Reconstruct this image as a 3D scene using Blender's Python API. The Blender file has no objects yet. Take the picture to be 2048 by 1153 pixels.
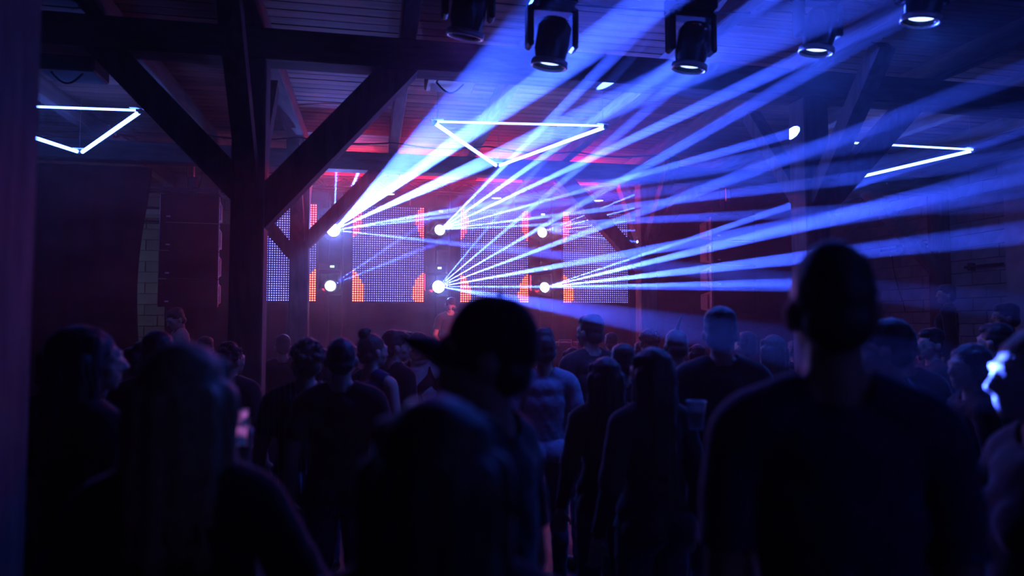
import bpy, bmesh, math, random
import numpy as np
from mathutils import Vector, Matrix, Euler

random.seed(7)
rng = np.random.default_rng(7)
scene = bpy.context.scene
COL = scene.collection
PI = math.pi

# ---------------------------------------------------------------- camera
FPX = 1410.0
CAM = Vector((0.0, 0.0, 1.72))
YAW = math.radians(11.3)
PITCH = math.atan(69.0 / FPX)
cam_d = bpy.data.cameras.new('camera')
cam_d.sensor_width = 36.0
cam_d.lens = FPX / 2048.0 * 36.0
cam_d.clip_start = 0.05
cam_d.clip_end = 100
cam_d.dof.use_dof = True
cam_d.dof.focus_distance = 9.5
cam_d.dof.aperture_fstop = 1.3
cam = bpy.data.objects.new('camera', cam_d)
COL.objects.link(cam)
cam.location = CAM
cam.rotation_euler = (PI / 2 + PITCH, 0, -YAW)
scene.camera = cam
_R = cam.rotation_euler.to_matrix()

def ray(px, py):
    return _R @ Vector(((px - 1024) / FPX, -(py - 576.5) / FPX, -1.0))

def at_Y(px, py, Y):
    d = ray(px, py)
    return CAM + d * (Y / d.y)

def at_Z(px, py, z):
    d = ray(px, py)
    return CAM + d * ((z - CAM.z) / d.z)

def at_D(px, py, D):
    return CAM + ray(px, py) * D

# ---------------------------------------------------------------- world, exposure, sampling
w = bpy.data.worlds.new('night')
scene.world = w
w.use_nodes = True
w.node_tree.nodes['Background'].inputs[0].default_value = (0.0, 0.0, 0.0, 1)
w.node_tree.nodes['Background'].inputs[1].default_value = 0.0
vs = scene.view_settings
vs.view_transform = 'Standard'
vs.look = 'None'
vs.exposure = -0.55
vs.gamma = 1.0
vs.use_curve_mapping = False
cy = scene.cycles
cy.max_bounces = 2
cy.diffuse_bounces = 1
cy.glossy_bounces = 1
cy.transmission_bounces = 2
cy.volume_bounces = 0
cy.caustics_reflective = False
cy.caustics_refractive = False
cy.use_denoising = True
cy.adaptive_threshold = 0.1
cy.adaptive_min_samples = 20
cy.sample_clamp_indirect = 3.0
cy.volume_step_rate = 3.0

HAZE_DENSITY = 0.03
HAZE_G = 0.6

# ---------------------------------------------------------------- helpers
def link(o, parent=None):
    COL.objects.link(o)
    if parent is not None:
        o.parent = parent
    return o

def tag(o, label=None, cat=None, group=None, kind=None):
    if label: o['label'] = label
    if cat: o['category'] = cat
    if group: o['group'] = group
    if kind: o['kind'] = kind
    return o

def empty(name, loc=(0, 0, 0), rz=0.0, label=None, cat=None, group=None):
    o = bpy.data.objects.new(name, None)
    o.empty_display_size = 0.1
    o.location = loc
    o.rotation_euler = (0, 0, rz)
    link(o)
    return tag(o, label, cat, group)

class MB:
    """collects primitive shapes into one mesh"""
    def __init__(self):
        self.v = []; self.f = []; self.n = 0
    def add(self, verts, faces, M=None):
        vs_ = [Vector(p) for p in verts]
        if M is not None:
            vs_ = [M @ p for p in vs_]
        self.v += [tuple(p) for p in vs_]
        self.f += [tuple(i + self.n for i in f) for f in faces]
        self.n += len(vs_)
        return self
    def box(self, c, s, M=None, bev=0.0):
        x, y, z = s[0] / 2, s[1] / 2, s[2] / 2
        c = Vector(c)
        if bev <= 0:
            vv = [c + Vector(p) for p in ((-x,-y,-z),(x,-y,-z),(x,y,-z),(-x,y,-z),(-x,-y,z),(x,-y,z),(x,y,z),(-x,y,z))]
            ff = [(0,3,2,1),(4,5,6,7),(0,1,5,4),(1,2,6,5),(2,3,7,6),(3,0,4,7)]
            return self.add(vv, ff, M)
        bm = bmesh.new()
        bmesh.ops.create_cube(bm, size=1.0)
        bmesh.ops.scale(bm, vec=s, verts=bm.verts)
        bmesh.ops.bevel(bm, geom=list(bm.edges), offset=bev, segments=1, affect='EDGES')
        bm.verts.ensure_lookup_table()
        self.add([v.co + c for v in bm.verts], [[v.index for v in f.verts] for f in bm.faces], M)
        bm.free()
        return self
    def cyl(self, a, b, ra, rb=None, n=12, caps=True, M=None):
        if rb is None: rb = ra
        a, b = Vector(a), Vector(b)
        d = (b - a).normalized()
        u = d.orthogonal().normalized(); t = d.cross(u)
        vv = []
        for k in range(n):
            an = 2 * PI * k / n
            e = u * math.cos(an) + t * math.sin(an)
            vv.append(a + e * ra)
        for k in range(n):
            an = 2 * PI * k / n
            e = u * math.cos(an) + t * math.sin(an)
            vv.append(b + e * rb)
        ff = [(k, (k + 1) % n, n + (k + 1) % n, n + k) for k in range(n)]
        if caps:
            ff.append(tuple(range(n - 1, -1, -1))); ff.append(tuple(range(n, 2 * n)))
        return self.add(vv, ff, M)
    def tube(self, pts, r, n=8, M=None):
        pts = [Vector(p) for p in pts]
        vv, ff = [], []
        up = None
        for i, p in enumerate(pts):
            d = (pts[min(i + 1, len(pts) - 1)] - pts[max(i - 1, 0)]).normalized()
            if up is None:
                up = d.orthogonal().normalized()
            else:
                up = (up - d * up.dot(d)).normalized()
            t = d.cross(up)
            rr = r[i] if isinstance(r, (list, tuple)) else r
            for k in range(n):
                an = 2 * PI * k / n
                vv.append(p + (up * math.cos(an) + t * math.sin(an)) * rr)
        for i in range(len(pts) - 1):
            for k in range(n):
                ff.append((i*n+k, i*n+(k+1)%n, (i+1)*n+(k+1)%n, (i+1)*n+k))
        ff.append(tuple(range(n - 1, -1, -1)))
        ff.append(tuple(range((len(pts)-1)*n, len(pts)*n)))
        return self.add(vv, ff, M)
    def lathe(self, prof, n=24, M=None):
        vv, ff = [], []
        for (r, z) in prof:
            for k in range(n):
                an = 2 * PI * k / n
                vv.append((r * math.cos(an), r * math.sin(an), z))
        for i in range(len(prof) - 1):
            for k in range(n):
                ff.append((i*n+k, i*n+(k+1)%n, (i+1)*n+(k+1)%n, (i+1)*n+k))
        return self.add(vv, ff, M)
    def prism(self, poly, a, b, M=None):
        """poly in local xz, extruded along y from a to b"""
        n = len(poly)
        vv = [(x, a, z) for x, z in poly] + [(x, b, z) for x, z in poly]
        ff = [tuple(range(n)), tuple(range(2*n-1, n-1, -1))] + [(k, n+k, n+(k+1)%n, (k+1)%n) for k in range(n)]
        return self.add(vv, ff, M)
    def bar(self, a, b, w, h, up=(0, 0, 1)):
        """rectangular timber from a to b"""
        a, b = Vector(a), Vector(b)
        d = (b - a).normalized(); up = Vector(up)
        s = d.cross(up).normalized(); t = s.cross(d)
        vv = []
        for p in (a, b):
            for sx, sz in ((-1,-1),(1,-1),(1,1),(-1,1)):
                vv.append(p + s * (sx * w / 2) + t * (sz * h / 2))
        ff = [(3,2,1,0),(4,5,6,7),(0,1,5,4),(1,2,6,5),(2,3,7,6),(3,0,4,7)]
        return self.add(vv, ff)
    def mesh(self, name, m, smooth=False):
        me = bpy.data.meshes.new(name)
        me.from_pydata(self.v, [], self.f)
        bm = bmesh.new(); bm.from_mesh(me)
        bmesh.ops.recalc_face_normals(bm, faces=bm.faces)
        bm.to_mesh(me); bm.free()
        if m: me.materials.append(m)
        if smooth:
            me.polygons.foreach_set('use_smooth', [True] * len(me.polygons))
        return me
    def build(self, name, m, parent=None, smooth=False):
        return link(bpy.data.objects.new(name, self.mesh(name, m, smooth)), parent)

def add_mesh(name, me, parent=None, loc=None):
    o = bpy.data.objects.new(name, me)
    if loc is not None: o.location = loc
    return link(o, parent)

# ---------------------------------------------------------------- materials
def nodes_of(m):
    m.use_nodes = True
    nt = m.node_tree
    return nt, nt.nodes.get('Principled BSDF')

def mat(name, col, rough=0.6, metal=0.0, var=0.0, scale=8.0, stretch=(1, 1, 1), bump=0.0, spec=0.4, sheen=0.0):
    m = bpy.data.materials.new(name)
    nt, b = nodes_of(m)
    b.inputs['Base Color'].default_value = (*col, 1)
    b.inputs['Roughness'].default_value = rough
    b.inputs['Metallic'].default_value = metal
    b.inputs['Specular IOR Level'].default_value = spec
    if sheen:
        b.inputs['Sheen Weight'].default_value = sheen; b.inputs['Sheen Roughness'].default_value = 0.35
    if var or bump:
        tc = nt.nodes.new('ShaderNodeTexCoord'); mp = nt.nodes.new('ShaderNodeMapping')
        mp.inputs['Scale'].default_value = stretch
        ns = nt.nodes.new('ShaderNodeTexNoise'); ns.inputs['Scale'].default_value = scale
        ns.inputs['Detail'].default_value = 6
        nt.links.new(tc.outputs['Object'], mp.inputs[0]); nt.links.new(mp.outputs[0], ns.inputs['Vector'])
        if var:
            r = nt.nodes.new('ShaderNodeValToRGB')
            r.color_ramp.elements[0].position = 0.3; r.color_ramp.elements[1].position = 0.7
            r.color_ramp.elements[0].color = (*[c * (1 - var) for c in col], 1)
            r.color_ramp.elements[1].color = (*[min(1, c * (1 + var)) for c in col], 1)
            nt.links.new(ns.outputs['Fac'], r.inputs[0]); nt.links.new(r.outputs[0], b.inputs['Base Color'])
        if bump:
            bp = nt.nodes.new('ShaderNodeBump'); bp.inputs['Strength'].default_value = bump
            bp.inputs['Distance'].default_value = 0.02
            nt.links.new(ns.outputs['Fac'], bp.inputs['Height']); nt.links.new(bp.outputs[0], b.inputs['Normal'])
    return m

def emit(name, col, strength, sampling='AUTO'):
    m = bpy.data.materials.new(name)
    m.use_nodes = True
    nt = m.node_tree; nt.nodes.clear()
    e = nt.nodes.new('ShaderNodeEmission'); o = nt.nodes.new('ShaderNodeOutputMaterial')
    e.inputs[0].default_value = (*col, 1); e.inputs[1].default_value = strength
    nt.links.new(e.outputs[0], o.inputs[0])
    m.cycles.emission_sampling = sampling
    return m

def per_object(m, amount):
    """vary the base colour a little from object to object"""
    nt = m.node_tree; b = nt.nodes['Principled BSDF']
    oi = nt.nodes.new('ShaderNodeObjectInfo')
    hs = nt.nodes.new('ShaderNodeHueSaturation')
    mr = nt.nodes.new('ShaderNodeMapRange')
    mr.inputs[3].default_value = 1 - amount; mr.inputs[4].default_value = 1 + amount
    nt.links.new(oi.outputs['Random'], mr.inputs[0]); nt.links.new(mr.outputs[0], hs.inputs['Value'])
    if b.inputs['Base Color'].links:
        src = b.inputs['Base Color'].links[0].from_socket
        nt.links.new(src, hs.inputs['Color'])
    else:
        hs.inputs['Color'].default_value = b.inputs['Base Color'].default_value
    nt.links.new(hs.outputs[0], b.inputs['Base Color'])
    return m

M = {}
M['timber'] = mat('dark_timber', (0.16, 0.11, 0.09), 0.75, var=0.45, scale=3, stretch=(6, 6, 1), bump=0.3)
M['timber_h'] = mat('dark_timber_beam', (0.16, 0.11, 0.09), 0.75, var=0.45, scale=3, stretch=(1, 6, 6), bump=0.3)
M['joist'] = mat('pale_joist', (0.27, 0.19, 0.15), 0.75, var=0.3, scale=3, stretch=(6, 1, 6), bump=0.3)
M['board'] = per_object(mat('ceiling_board_wood', (0.30, 0.135, 0.085), 0.65, var=0.4, scale=2.0, stretch=(0.6, 9, 9), bump=0.25), 0.35)
M['roof_deck'] = mat('roof_deck', (0.02, 0.016, 0.014), 0.9)
M['floor'] = mat('concrete_floor', (0.06, 0.06, 0.065), 0.5, var=0.3, scale=2, bump=0.1)
M['paint'] = per_object(mat('white_painted_brick', (0.42, 0.41, 0.38), 0.8, var=0.18, scale=5, bump=0.35), 0.14)
M['mortar'] = mat('painted_mortar', (0.20, 0.19, 0.18), 0.9, var=0.2, scale=9, bump=0.3)
M['black'] = mat('black_metal', (0.02, 0.02, 0.022), 0.45, 0.2, spec=0.5)
M['black_gloss'] = mat('black_gloss_plastic', (0.015, 0.015, 0.017), 0.22, spec=0.6)
M['steel'] = mat('brushed_steel', (0.45, 0.45, 0.47), 0.35, 1.0, var=0.2, scale=12)
M['drape'] = mat('black_drape', (0.012, 0.012, 0.016), 0.95, var=0.3, scale=2, stretch=(1, 1, 0.2), spec=0.1)
M['cable'] = mat('black_cable', (0.012, 0.012, 0.012), 0.6)
M['cab'] = mat('speaker_cabinet_paint', (0.34, 0.32, 0.33), 0.6, var=0.2, scale=30, bump=0.15)
M['grille'] = mat('speaker_grille', (0.012, 0.012, 0.015), 0.7, 0.3, bump=0.4, scale=160)
M['white'] = mat('white_plastic', (0.7, 0.7, 0.7), 0.4)

# ================================================================ THE ROOM
XL, XR = -6.6, 9.2
YB, YF = 13.0, -3.0
ZC = 4.25
POSTX = (-0.95, 4.0)
FRAMEY = (2.0, 5.85, 9.85)

def struct(o):
    o['kind'] = 'structure'; return o

fl = struct(MB().box(((XL + XR) / 2, (YB + YF) / 2, -0.1), (XR - XL + 0.6, YB - YF + 0.6, 0.2)).build('floor', M['floor']))
ce = struct(MB().box(((XL + XR) / 2, (YB + YF) / 2, ZC + 0.12), (XR - XL + 0.6, YB - YF + 0.6, 0.16)).build('ceiling', M['roof_deck']))
# ceiling boards run across the room
bw = 0.15
nb = int((YB - YF) / bw)
bme = MB().box((0, 0, 0), (XR - XL, bw - 0.008, 0.03), bev=0.004).mesh('ceiling_board', M['board'])
for k in range(nb):
    o = add_mesh('ceiling_board', bme, ce, ((XL + XR) / 2, YF + (k + 0.5) * bw, ZC + 0.02 + random.uniform(-0.003, 0.003)))
for x in (-6.0, -4.75, -3.4, -2.08, 0.28, 1.36, 2.74, 5.34, 6.5, 7.7, 8.9):
    MB().box((x, (YB + YF) / 2, ZC - 0.095), (0.13, YB - YF, 0.2), bev=0.008).build('joist', M['joist'], ce)

def block_wall(name, origin, ux, length, y_lo, y_hi, zlo, zhi, normal, back_len, back_c, bl=0.42, bh=0.185):
    """a rendered wall slab with painted blocks standing proud of it where the photo shows them"""
    wall = struct(MB().box(back_c, back_len).build(name, M['mortar']))
    ux = Vector(ux); nrm = Vector(normal)
    size = (bl - 0.014, 0.03, bh - 0.012) if abs(ux.x) > 0.5 else (0.03, bl - 0.014, bh - 0.012)
    me = MB().box((0, 0, 0), size, bev=0.005).mesh('painted_block', M['paint'])
    size2 = tuple((s * 0.5 - 0.007 if s > 0.3 else s) for s in size)
    me2 = MB().box((0, 0, 0), size2, bev=0.005).mesh('painted_block', M['paint'])
    cnt = 0
    z = zlo; row = 0
    while z + bh <= zhi + 1e-6:
        s = y_lo
        if row % 2:
            o = add_mesh('painted_block', me2, wall, Vector(origin) + ux * (s + bl / 4) + Vector((0, 0, z + bh / 2)) + nrm * random.uniform(-0.004, 0.005))
            s += bl / 2; cnt += 1
        while s + bl <= y_hi + 1e-6:
            o = add_mesh('painted_block', me, wall, Vector(origin) + ux * (s + bl / 2) + Vector((0, 0, z + bh / 2)) + nrm * random.uniform(-0.004, 0.005))
            s += bl; cnt += 1
        if y_hi - s > bl / 2 - 0.01:
            o = add_mesh('painted_block', me2, wall, Vector(origin) + ux * (s + bl / 4) + Vector((0, 0, z + bh / 2)) + nrm * random.uniform(-0.004, 0.005)); cnt += 1
        z += bh; row += 1
    return wall

wall_back = block_wall('wall_back', (0, YB - 0.005, 0), (1, 0, 0), 0, -6.3, -1.7, 1.1, 4.1, (0, -1, 0), (XR - XL + 0.6, 0.3, ZC + 0.4), ((XL + XR) / 2, YB + 0.15, ZC / 2))
wall_right = block_wall('wall_right', (XR - 0.005, 0, 0), (0, 1, 0), 0, 6.6, 12.9, 1.3, 4.1, (-1, 0, 0), (0.3, YB - YF, ZC + 0.4), (XR + 0.15, (YB + YF) / 2, ZC / 2), bl=0.5, bh=0.2)
wall_left = struct(MB().box((XL - 0.15, (YB + YF) / 2, ZC / 2), (0.3, YB - YF, ZC + 0.4)).build('wall_left', M['mortar']))
wall_front = struct(MB().box(((XL + XR) / 2, YF - 0.15, ZC / 2), (XR - XL + 0.6, 0.3, ZC + 0.4)).build('wall_front', M['paint']))

# ---------------------------------------------------------------- timber frame
BZ0, BZ1 = 3.80, 4.05
PW = 0.25
def timber_post(x, y, label, braces, ends=(True, True)):
    """braces: [(foot pixel, top pixel, thickness)] of the lower edges of the braces lying in the frame's plane"""
    t = empty('timber_post', (x, y, 0), 0, label, 'post', 'timber posts holding up the roof')
    MB().box((0, 0, BZ0 / 2 - 0.001), (PW, PW, BZ0 - 0.002), bev=0.012).build('post_shaft', M['timber'], t)
    for (f, q, th) in braces:
        a, b = at_Y(*f, y - 0.09), at_Y(*q, y - 0.09)
        a = Vector((a.x - x, 0, a.z)); b = Vector((b.x - x, 0, b.z))
        sg = 1 if b.x > a.x else -1
        sl = (b.z - a.z) / (b.x - a.x)
        xf = sg * PW / 2; zf = a.z + (xf - a.x) * sl
        vth = th * math.sqrt(1 + sl * sl); zt = BZ0 - 0.003
        prof = [(xf, zf), (xf + (zt - zf) / sl, zt), (xf + (zt - zf - vth) / sl, zt), (xf, zf + vth)]
        MB().prism(prof, -0.09, 0.09).build('brace', M['timber'], t)
    for sy, on in zip((-1, 1), ends):
        if on: MB().bar((0, sy * 0.10, 2.85), (0, sy * 1.0, BZ0 + 0.14), 0.14, 0.15, (1, 0, 0)).build('brace', M['timber'], t)
    return t
timber_post(POSTX[0] - 0.07, FRAMEY[0], 'near dark timber post filling the left edge of the picture', [], (False, False))
timber_post(POSTX[0], FRAMEY[1], 'thick dark timber post with two wide braces left of the stage', [((547, 438), (868, 108), .25), ((487, 427), (180, 108), .22)])
timber_post(POSTX[0], FRAMEY[2], 'far timber post standing before the leftmost dot panel', [((604, 510), (775, 338), .17), ((571, 511), (410, 330), .17)])
timber_post(POSTX[1], FRAMEY[1], 'timber post behind the short haired man, its braces struck by blue beams', [((1672, 420), (1860, 205), .2)])
timber_post(POSTX[1], FRAMEY[2], 'far timber post with pink lit side at the right end of the stage', [((1265, 527), (1102, 345), .2), ((1299, 495), (1410, 372), .17)])
for y, lab in ((FRAMEY[1], 'near roof beam crossing the top of the picture above the hanging spotlights'),
               (FRAMEY[2], 'far roof beam spanning the front of the stage, its lower edge glowing pink')):
    o = MB().box(((XL + XR) / 2, y, (BZ0 + BZ1) / 2), (XR - XL, 0.24, BZ1 - BZ0), bev=0.012).build('roof_beam', M['timber_h'])
    tag(o, lab, 'beam', 'roof beams')
for i, x in enumerate(POSTX):
    o = MB().box((x, (YB + YF) / 2, (BZ1 + ZC) / 2 - 0.003), (0.2, YB - YF, ZC - BZ1 - 0.006), bev=0.01).build('ridge_timber', M['joist'])
    tag(o, ['lengthwise roof timber running over the left row of posts', 'lengthwise roof timber running over the right row of posts'][i], 'beam', 'lengthwise roof timbers')
# timbers standing against the right wall
for k, (y, zt, lab) in enumerate(((9.85, 4.05, 'wall post of dark timber with a slanting brace on the painted wall'), (8.35, 4.05, 'broad pale wall pier at the right edge of the picture'))):
    if k == 0:
        t = empty('wall_post', (XR - 0.14, y, 0), 0, lab, 'post')
        MB().box((0, 0, BZ0 / 2), (0.22, 0.24, BZ0), bev=0.01).build('post_shaft', M['timber'], t)
        MB().bar((-0.05, 0, 2.55), (-1.3, 0, BZ0 + 0.02), 0.16, 0.2, (0, 1, 0)).build('brace', M['joist'], t)
    else:
        o = MB().box((XR - 0.14, y, BZ1 / 2), (0.24, 0.36, BZ1), bev=0.012).build('wall_pier', M['paint'])
        tag(o, lab, 'pier')

# ---------------------------------------------------------------- haze
hz = bpy.data.materials.new('stage_haze')
hz.use_nodes = True
nt = hz.node_tree; nt.nodes.clear()
vsn = nt.nodes.new('ShaderNodeVolumeScatter'); out = nt.nodes.new('ShaderNodeOutputMaterial')
vsn.inputs['Color'].default_value = (1, 1, 1, 1)
vsn.inputs['Density'].default_value = HAZE_DENSITY
vsn.inputs['Anisotropy'].default_value = HAZE_G
nt.links.new(vsn.outputs[0], out.inputs['Volume'])
tcn = nt.nodes.new('ShaderNodeTexCoord'); mpn = nt.nodes.new('ShaderNodeMapping'); nsn = nt.nodes.new('ShaderNodeTexNoise'); mrn = nt.nodes.new('ShaderNodeMapRange')
mpn.inputs['Scale'].default_value = (0.8, 0.8, 1.6)
nsn.inputs['Scale'].default_value = 1.7; nsn.inputs['Detail'].default_value = 2.5; nsn.inputs['Distortion'].default_value = 0.6
nt.links.new(tcn.outputs['Object'], mpn.inputs[0]); nt.links.new(mpn.outputs[0], nsn.inputs['Vector']); nt.links.new(nsn.outputs['Fac'], mrn.inputs[0])
mrn.inputs[1].default_value = 0.36; mrn.inputs[2].default_value = 0.70; mrn.inputs[3].default_value = HAZE_DENSITY * 0.3; mrn.inputs[4].default_value = HAZE_DENSITY * 2.5
sep = nt.nodes.new('ShaderNodeSeparateXYZ'); nt.links.new(tcn.outputs['Object'], sep.inputs[0])
gy = nt.nodes.new('ShaderNodeMapRange'); nt.links.new(sep.outputs[1], gy.inputs[0])   # haze is pumped from the stage and thins out over the crowd
gy.inputs[1].default_value = 2.0; gy.inputs[2].default_value = 9.0; gy.inputs[3].default_value = 0.12; gy.inputs[4].default_value = 1.0
gz = nt.nodes.new('ShaderNodeMapRange'); nt.links.new(sep.outputs[2], gz.inputs[0])
gz.inputs[1].default_value = 0.8; gz.inputs[2].default_value = 2.4; gz.inputs[3].default_value = 0.45; gz.inputs[4].default_value = 1.0
m1 = nt.nodes.new('ShaderNodeMath'); m1.operation = 'MULTIPLY'; m2 = nt.nodes.new('ShaderNodeMath'); m2.operation = 'MULTIPLY'
nt.links.new(gy.outputs[0], m1.inputs[0]); nt.links.new(gz.outputs[0], m1.inputs[1])
nt.links.new(m1.outputs[0], m2.inputs[0]); nt.links.new(mrn.outputs[0], m2.inputs[1])
nt.links.new(m2.outputs[0], vsn.inputs['Density'])
haze = MB().box(((XL + XR) / 2, (YB + YF) / 2, ZC / 2), (XR - XL + 0.2, YB - YF + 0.2, ZC + 0.1)).build('stage_haze', hz)
tag(haze, 'thin smoke haze hanging in the whole hall, lit by the beams', 'haze', kind='stuff')

# ---------------------------------------------------------------- stage platform, drapes
SZ = 0.45
st = empty('stage_platform', (1.45, 11.4, 0), 0, 'low black stage platform under the dot panels', 'stage')
for k in range(5):
    MB().box((-2.8 + k * 1.4, 0, SZ - 0.03), (1.39, 2.7, 0.06), bev=0.006).build('deck_panel', M['black'], st)
MB().box((0, -1.33, SZ / 2 - 0.03), (7.0, 0.02, SZ - 0.06)).build('skirt', M['drape'], st)
for k in range(6):
    for yy in (-1.2, 1.25):
        MB().cyl((-3.4 + k * 1.36, yy, 0), (-3.4 + k * 1.36, yy, SZ - 0.06), 0.025, n=8).build('leg', M['steel'], st)

def drape(name, x0, x1, y, z0, z1, label, waves=1.0, amp=0.05, wob0=0.0, wob1=0.0, mt='drape'):
    nx = max(24, int((x1 - x0) * 26)); nz = 24
    vv, ff = [], []
    for j in range(nz + 1):
        t = j / nz; z = z0 + (z1 - z0) * t
        e0 = wob0 * math.sin(t * 7.0 + 0.6) * (1 - t * 0.6); e1 = wob1 * (math.sin(t * 6.4 + 1.0) + 0.8 * (1 - t) * -1) 
        for i in range(nx + 1):
            q = i / nx
            x = x0 + e0 + (x1 + e1 - x0 - e0) * q
            ph = x * 17 * waves + 0.7 * math.sin(x * 5)
            yy = y + amp * math.sin(ph) * (0.45 + 0.55 * (1 - t)) + 0.012 * math.sin(9 * t + x * 3)
            vv.append((x, yy, z))
    for j in range(nz):
        for i in range(nx):
            a = j * (nx + 1) + i
            ff.append((a, a + 1, a + nx + 2, a + nx + 1))
    o = MB().add(vv, ff).build(name, M[mt], None, True)
    sol = o.modifiers.new('thickness', 'SOLIDIFY'); sol.thickness = 0.006
    return tag(o, label, 'curtain', 'black stage curtains')
drape('stage_curtain', -6.4, -2.93, 10.05, 0.02, 3.78, 'wide black curtain hanging at the left, ending beside the painted wall', wob1=0.06)
drape('stage_curtain', -2.15, 4.75, 12.5, SZ + 0.02, 4.0, 'black backdrop curtain behind the dot panels', amp=0.04)
drape('stage_curtain', -3.05, -2.1, 11.6, 0.02, 3.25, 'narrow black curtain behind the left speaker stack', wob0=0.06, amp=0.03)

# fittings on the back wall, seen between curtain and speakers
def on_back(px, py): return at_Y(px, py, YB - 0.06)
a, b = on_back(268, 418), on_back(332, 430)
o = MB().box(((a.x + b.x) / 2, YB - 0.07, (a.z + b.z) / 2), (b.x - a.x + 0.5, 0.08, a.z - b.z), bev=0.006).build('wall_ledge', M['white'], None)
tag(o, 'pale horizontal ledge on the painted back wall left of the speakers', 'ledge')
for (y0, lab) in ((378, 'upper thin conduit pipe running along the painted back wall'), (383.5, 'lower thin conduit pipe running along the painted back wall'), (444, 'dark pipe below the pale ledge on the back wall')):
    a, b = on_back(262, y0), on_back(452 if y0 < 400 else 330, y0 + 2)
    o = MB().cyl((a.x, YB - 0.06, a.z), (b.x, YB - 0.06, a.z), 0.016 if y0 < 400 else 0.028, n=8).build('conduit_pipe', M['black'])
    tag(o, lab, 'pipe', 'wall pipes')
a = on_back(305, 357)
o = MB().box((a.x, YB - 0.09, a.z), (0.22, 0.12, 0.16), bev=0.01).build('junction_box', M['black']); tag(o, 'small dark junction box high on the back wall', 'box')
t = empty('added_wall_lamp', (-4.6, 11.2, 0), 0, 'unseen lamp added behind the wide black curtain to light the back wall', 'lamp')  # unseen lamp, added to brighten the wall strip beside the curtain
MB().cyl((0, 0, 0), (0, 0, 2.5), 0.02, n=8).build('stand', M['black'], t)
MB().box((0, 0.03, 2.55), (0.22, 0.08, 0.16), bev=0.01).build('housing', M['black'], t)
MB().box((0, 0.073, 2.55), (0.18, 0.006, 0.12)).build('lens', emit('added_wall_lamp_lens', (0.6, 0.9, 0.95), 2.0, 'NONE'), t)
l = bpy.data.lights.new('added_wall_light', 'AREA'); l.size = 0.16; l.energy = 7.0; l.color = (0.22, 0.5, 1.0)
o = bpy.data.objects.new('added_wall_light', l); o.location = (0, 0.09, 2.55); o.rotation_euler = Vector((0.75, 1, 0.15)).to_track_quat('-Z', 'Y').to_euler(); link(o, t)
# pipes on the right wall
for (p0, p1, lab) in (((1762, 505), (1879, 482), 'dark rail with bracket on the right wall left of the wall post'), ((1930, 537), (2006, 526), 'dark rail with bracket on the right wall beside the pale pier')):
    def onr(px, py):
        d = ray(px, py); return CAM + d * ((XR - 0.09) / d.x)
    a, b = onr(*p0), onr(*p1)
    t = empty('wall_rail', (a + b) / 2, 0, lab, 'rail', 'rails on the right wall')
    c = (a + b) / 2; zz = c.z
    MB().cyl((0, a.y - c.y, 0), (0, b.y - c.y, 0), 0.022, n=8).build('rail', M['black'], t)
    MB().box((0.03, 0.25, 0), (0.1, 0.07, 0.12), bev=0.008).build('bracket', M['black'], t)
a = CAM + ray(1783, 512) * ((XR - 0.07) / ray(1783, 512).x)
pts = [(XR - 0.06, a.y - 0.25 * t + 0.03 * math.sin(t * 5), a.z - 1.0 * t) for t in np.linspace(0, 1, 10)]
o = MB().tube(pts, 0.009, 6).build('hanging_cable', M['cable']); tag(o, 'thin dark cable hanging down the right wall below the rail', 'cable')

# ---------------------------------------------------------------- dot panels
PX = [(-2.03, -0.88), (-0.31, 0.86), (1.47, 2.65), (3.27, 4.46)]
PZ0, PZ1 = 2.06, 3.65
YP = 11.82
GAPX = [-0.60, 1.165, 2.965]
CIRC = [(g, 3.43, 0.445) for g in GAPX] + [(g, 2.20, 0.49) for g in GAPX]
dm = bpy.data.materials.new('led_dots'); dm.use_nodes = True
nt = dm.node_tree; nt.nodes.clear()
at_ = nt.nodes.new('ShaderNodeAttribute'); at_.attribute_name = 'led'
em = nt.nodes.new('ShaderNodeEmission'); oo = nt.nodes.new('ShaderNodeOutputMaterial')
nt.links.new(at_.outputs['Color'], em.inputs[0]); em.inputs[1].default_value = 1.5
nt.links.new(em.outputs[0], oo.inputs[0])
dm.cycles.emission_sampling = 'NONE'
LED_LABELS = ['leftmost panel of glowing dots, split by the far timber post', 'second panel of glowing dots from the left, behind the brightest lamp',
              'third panel of glowing dots from the left, above the capped man', 'rightmost panel of glowing dots, cut by the pink lit brace']
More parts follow.
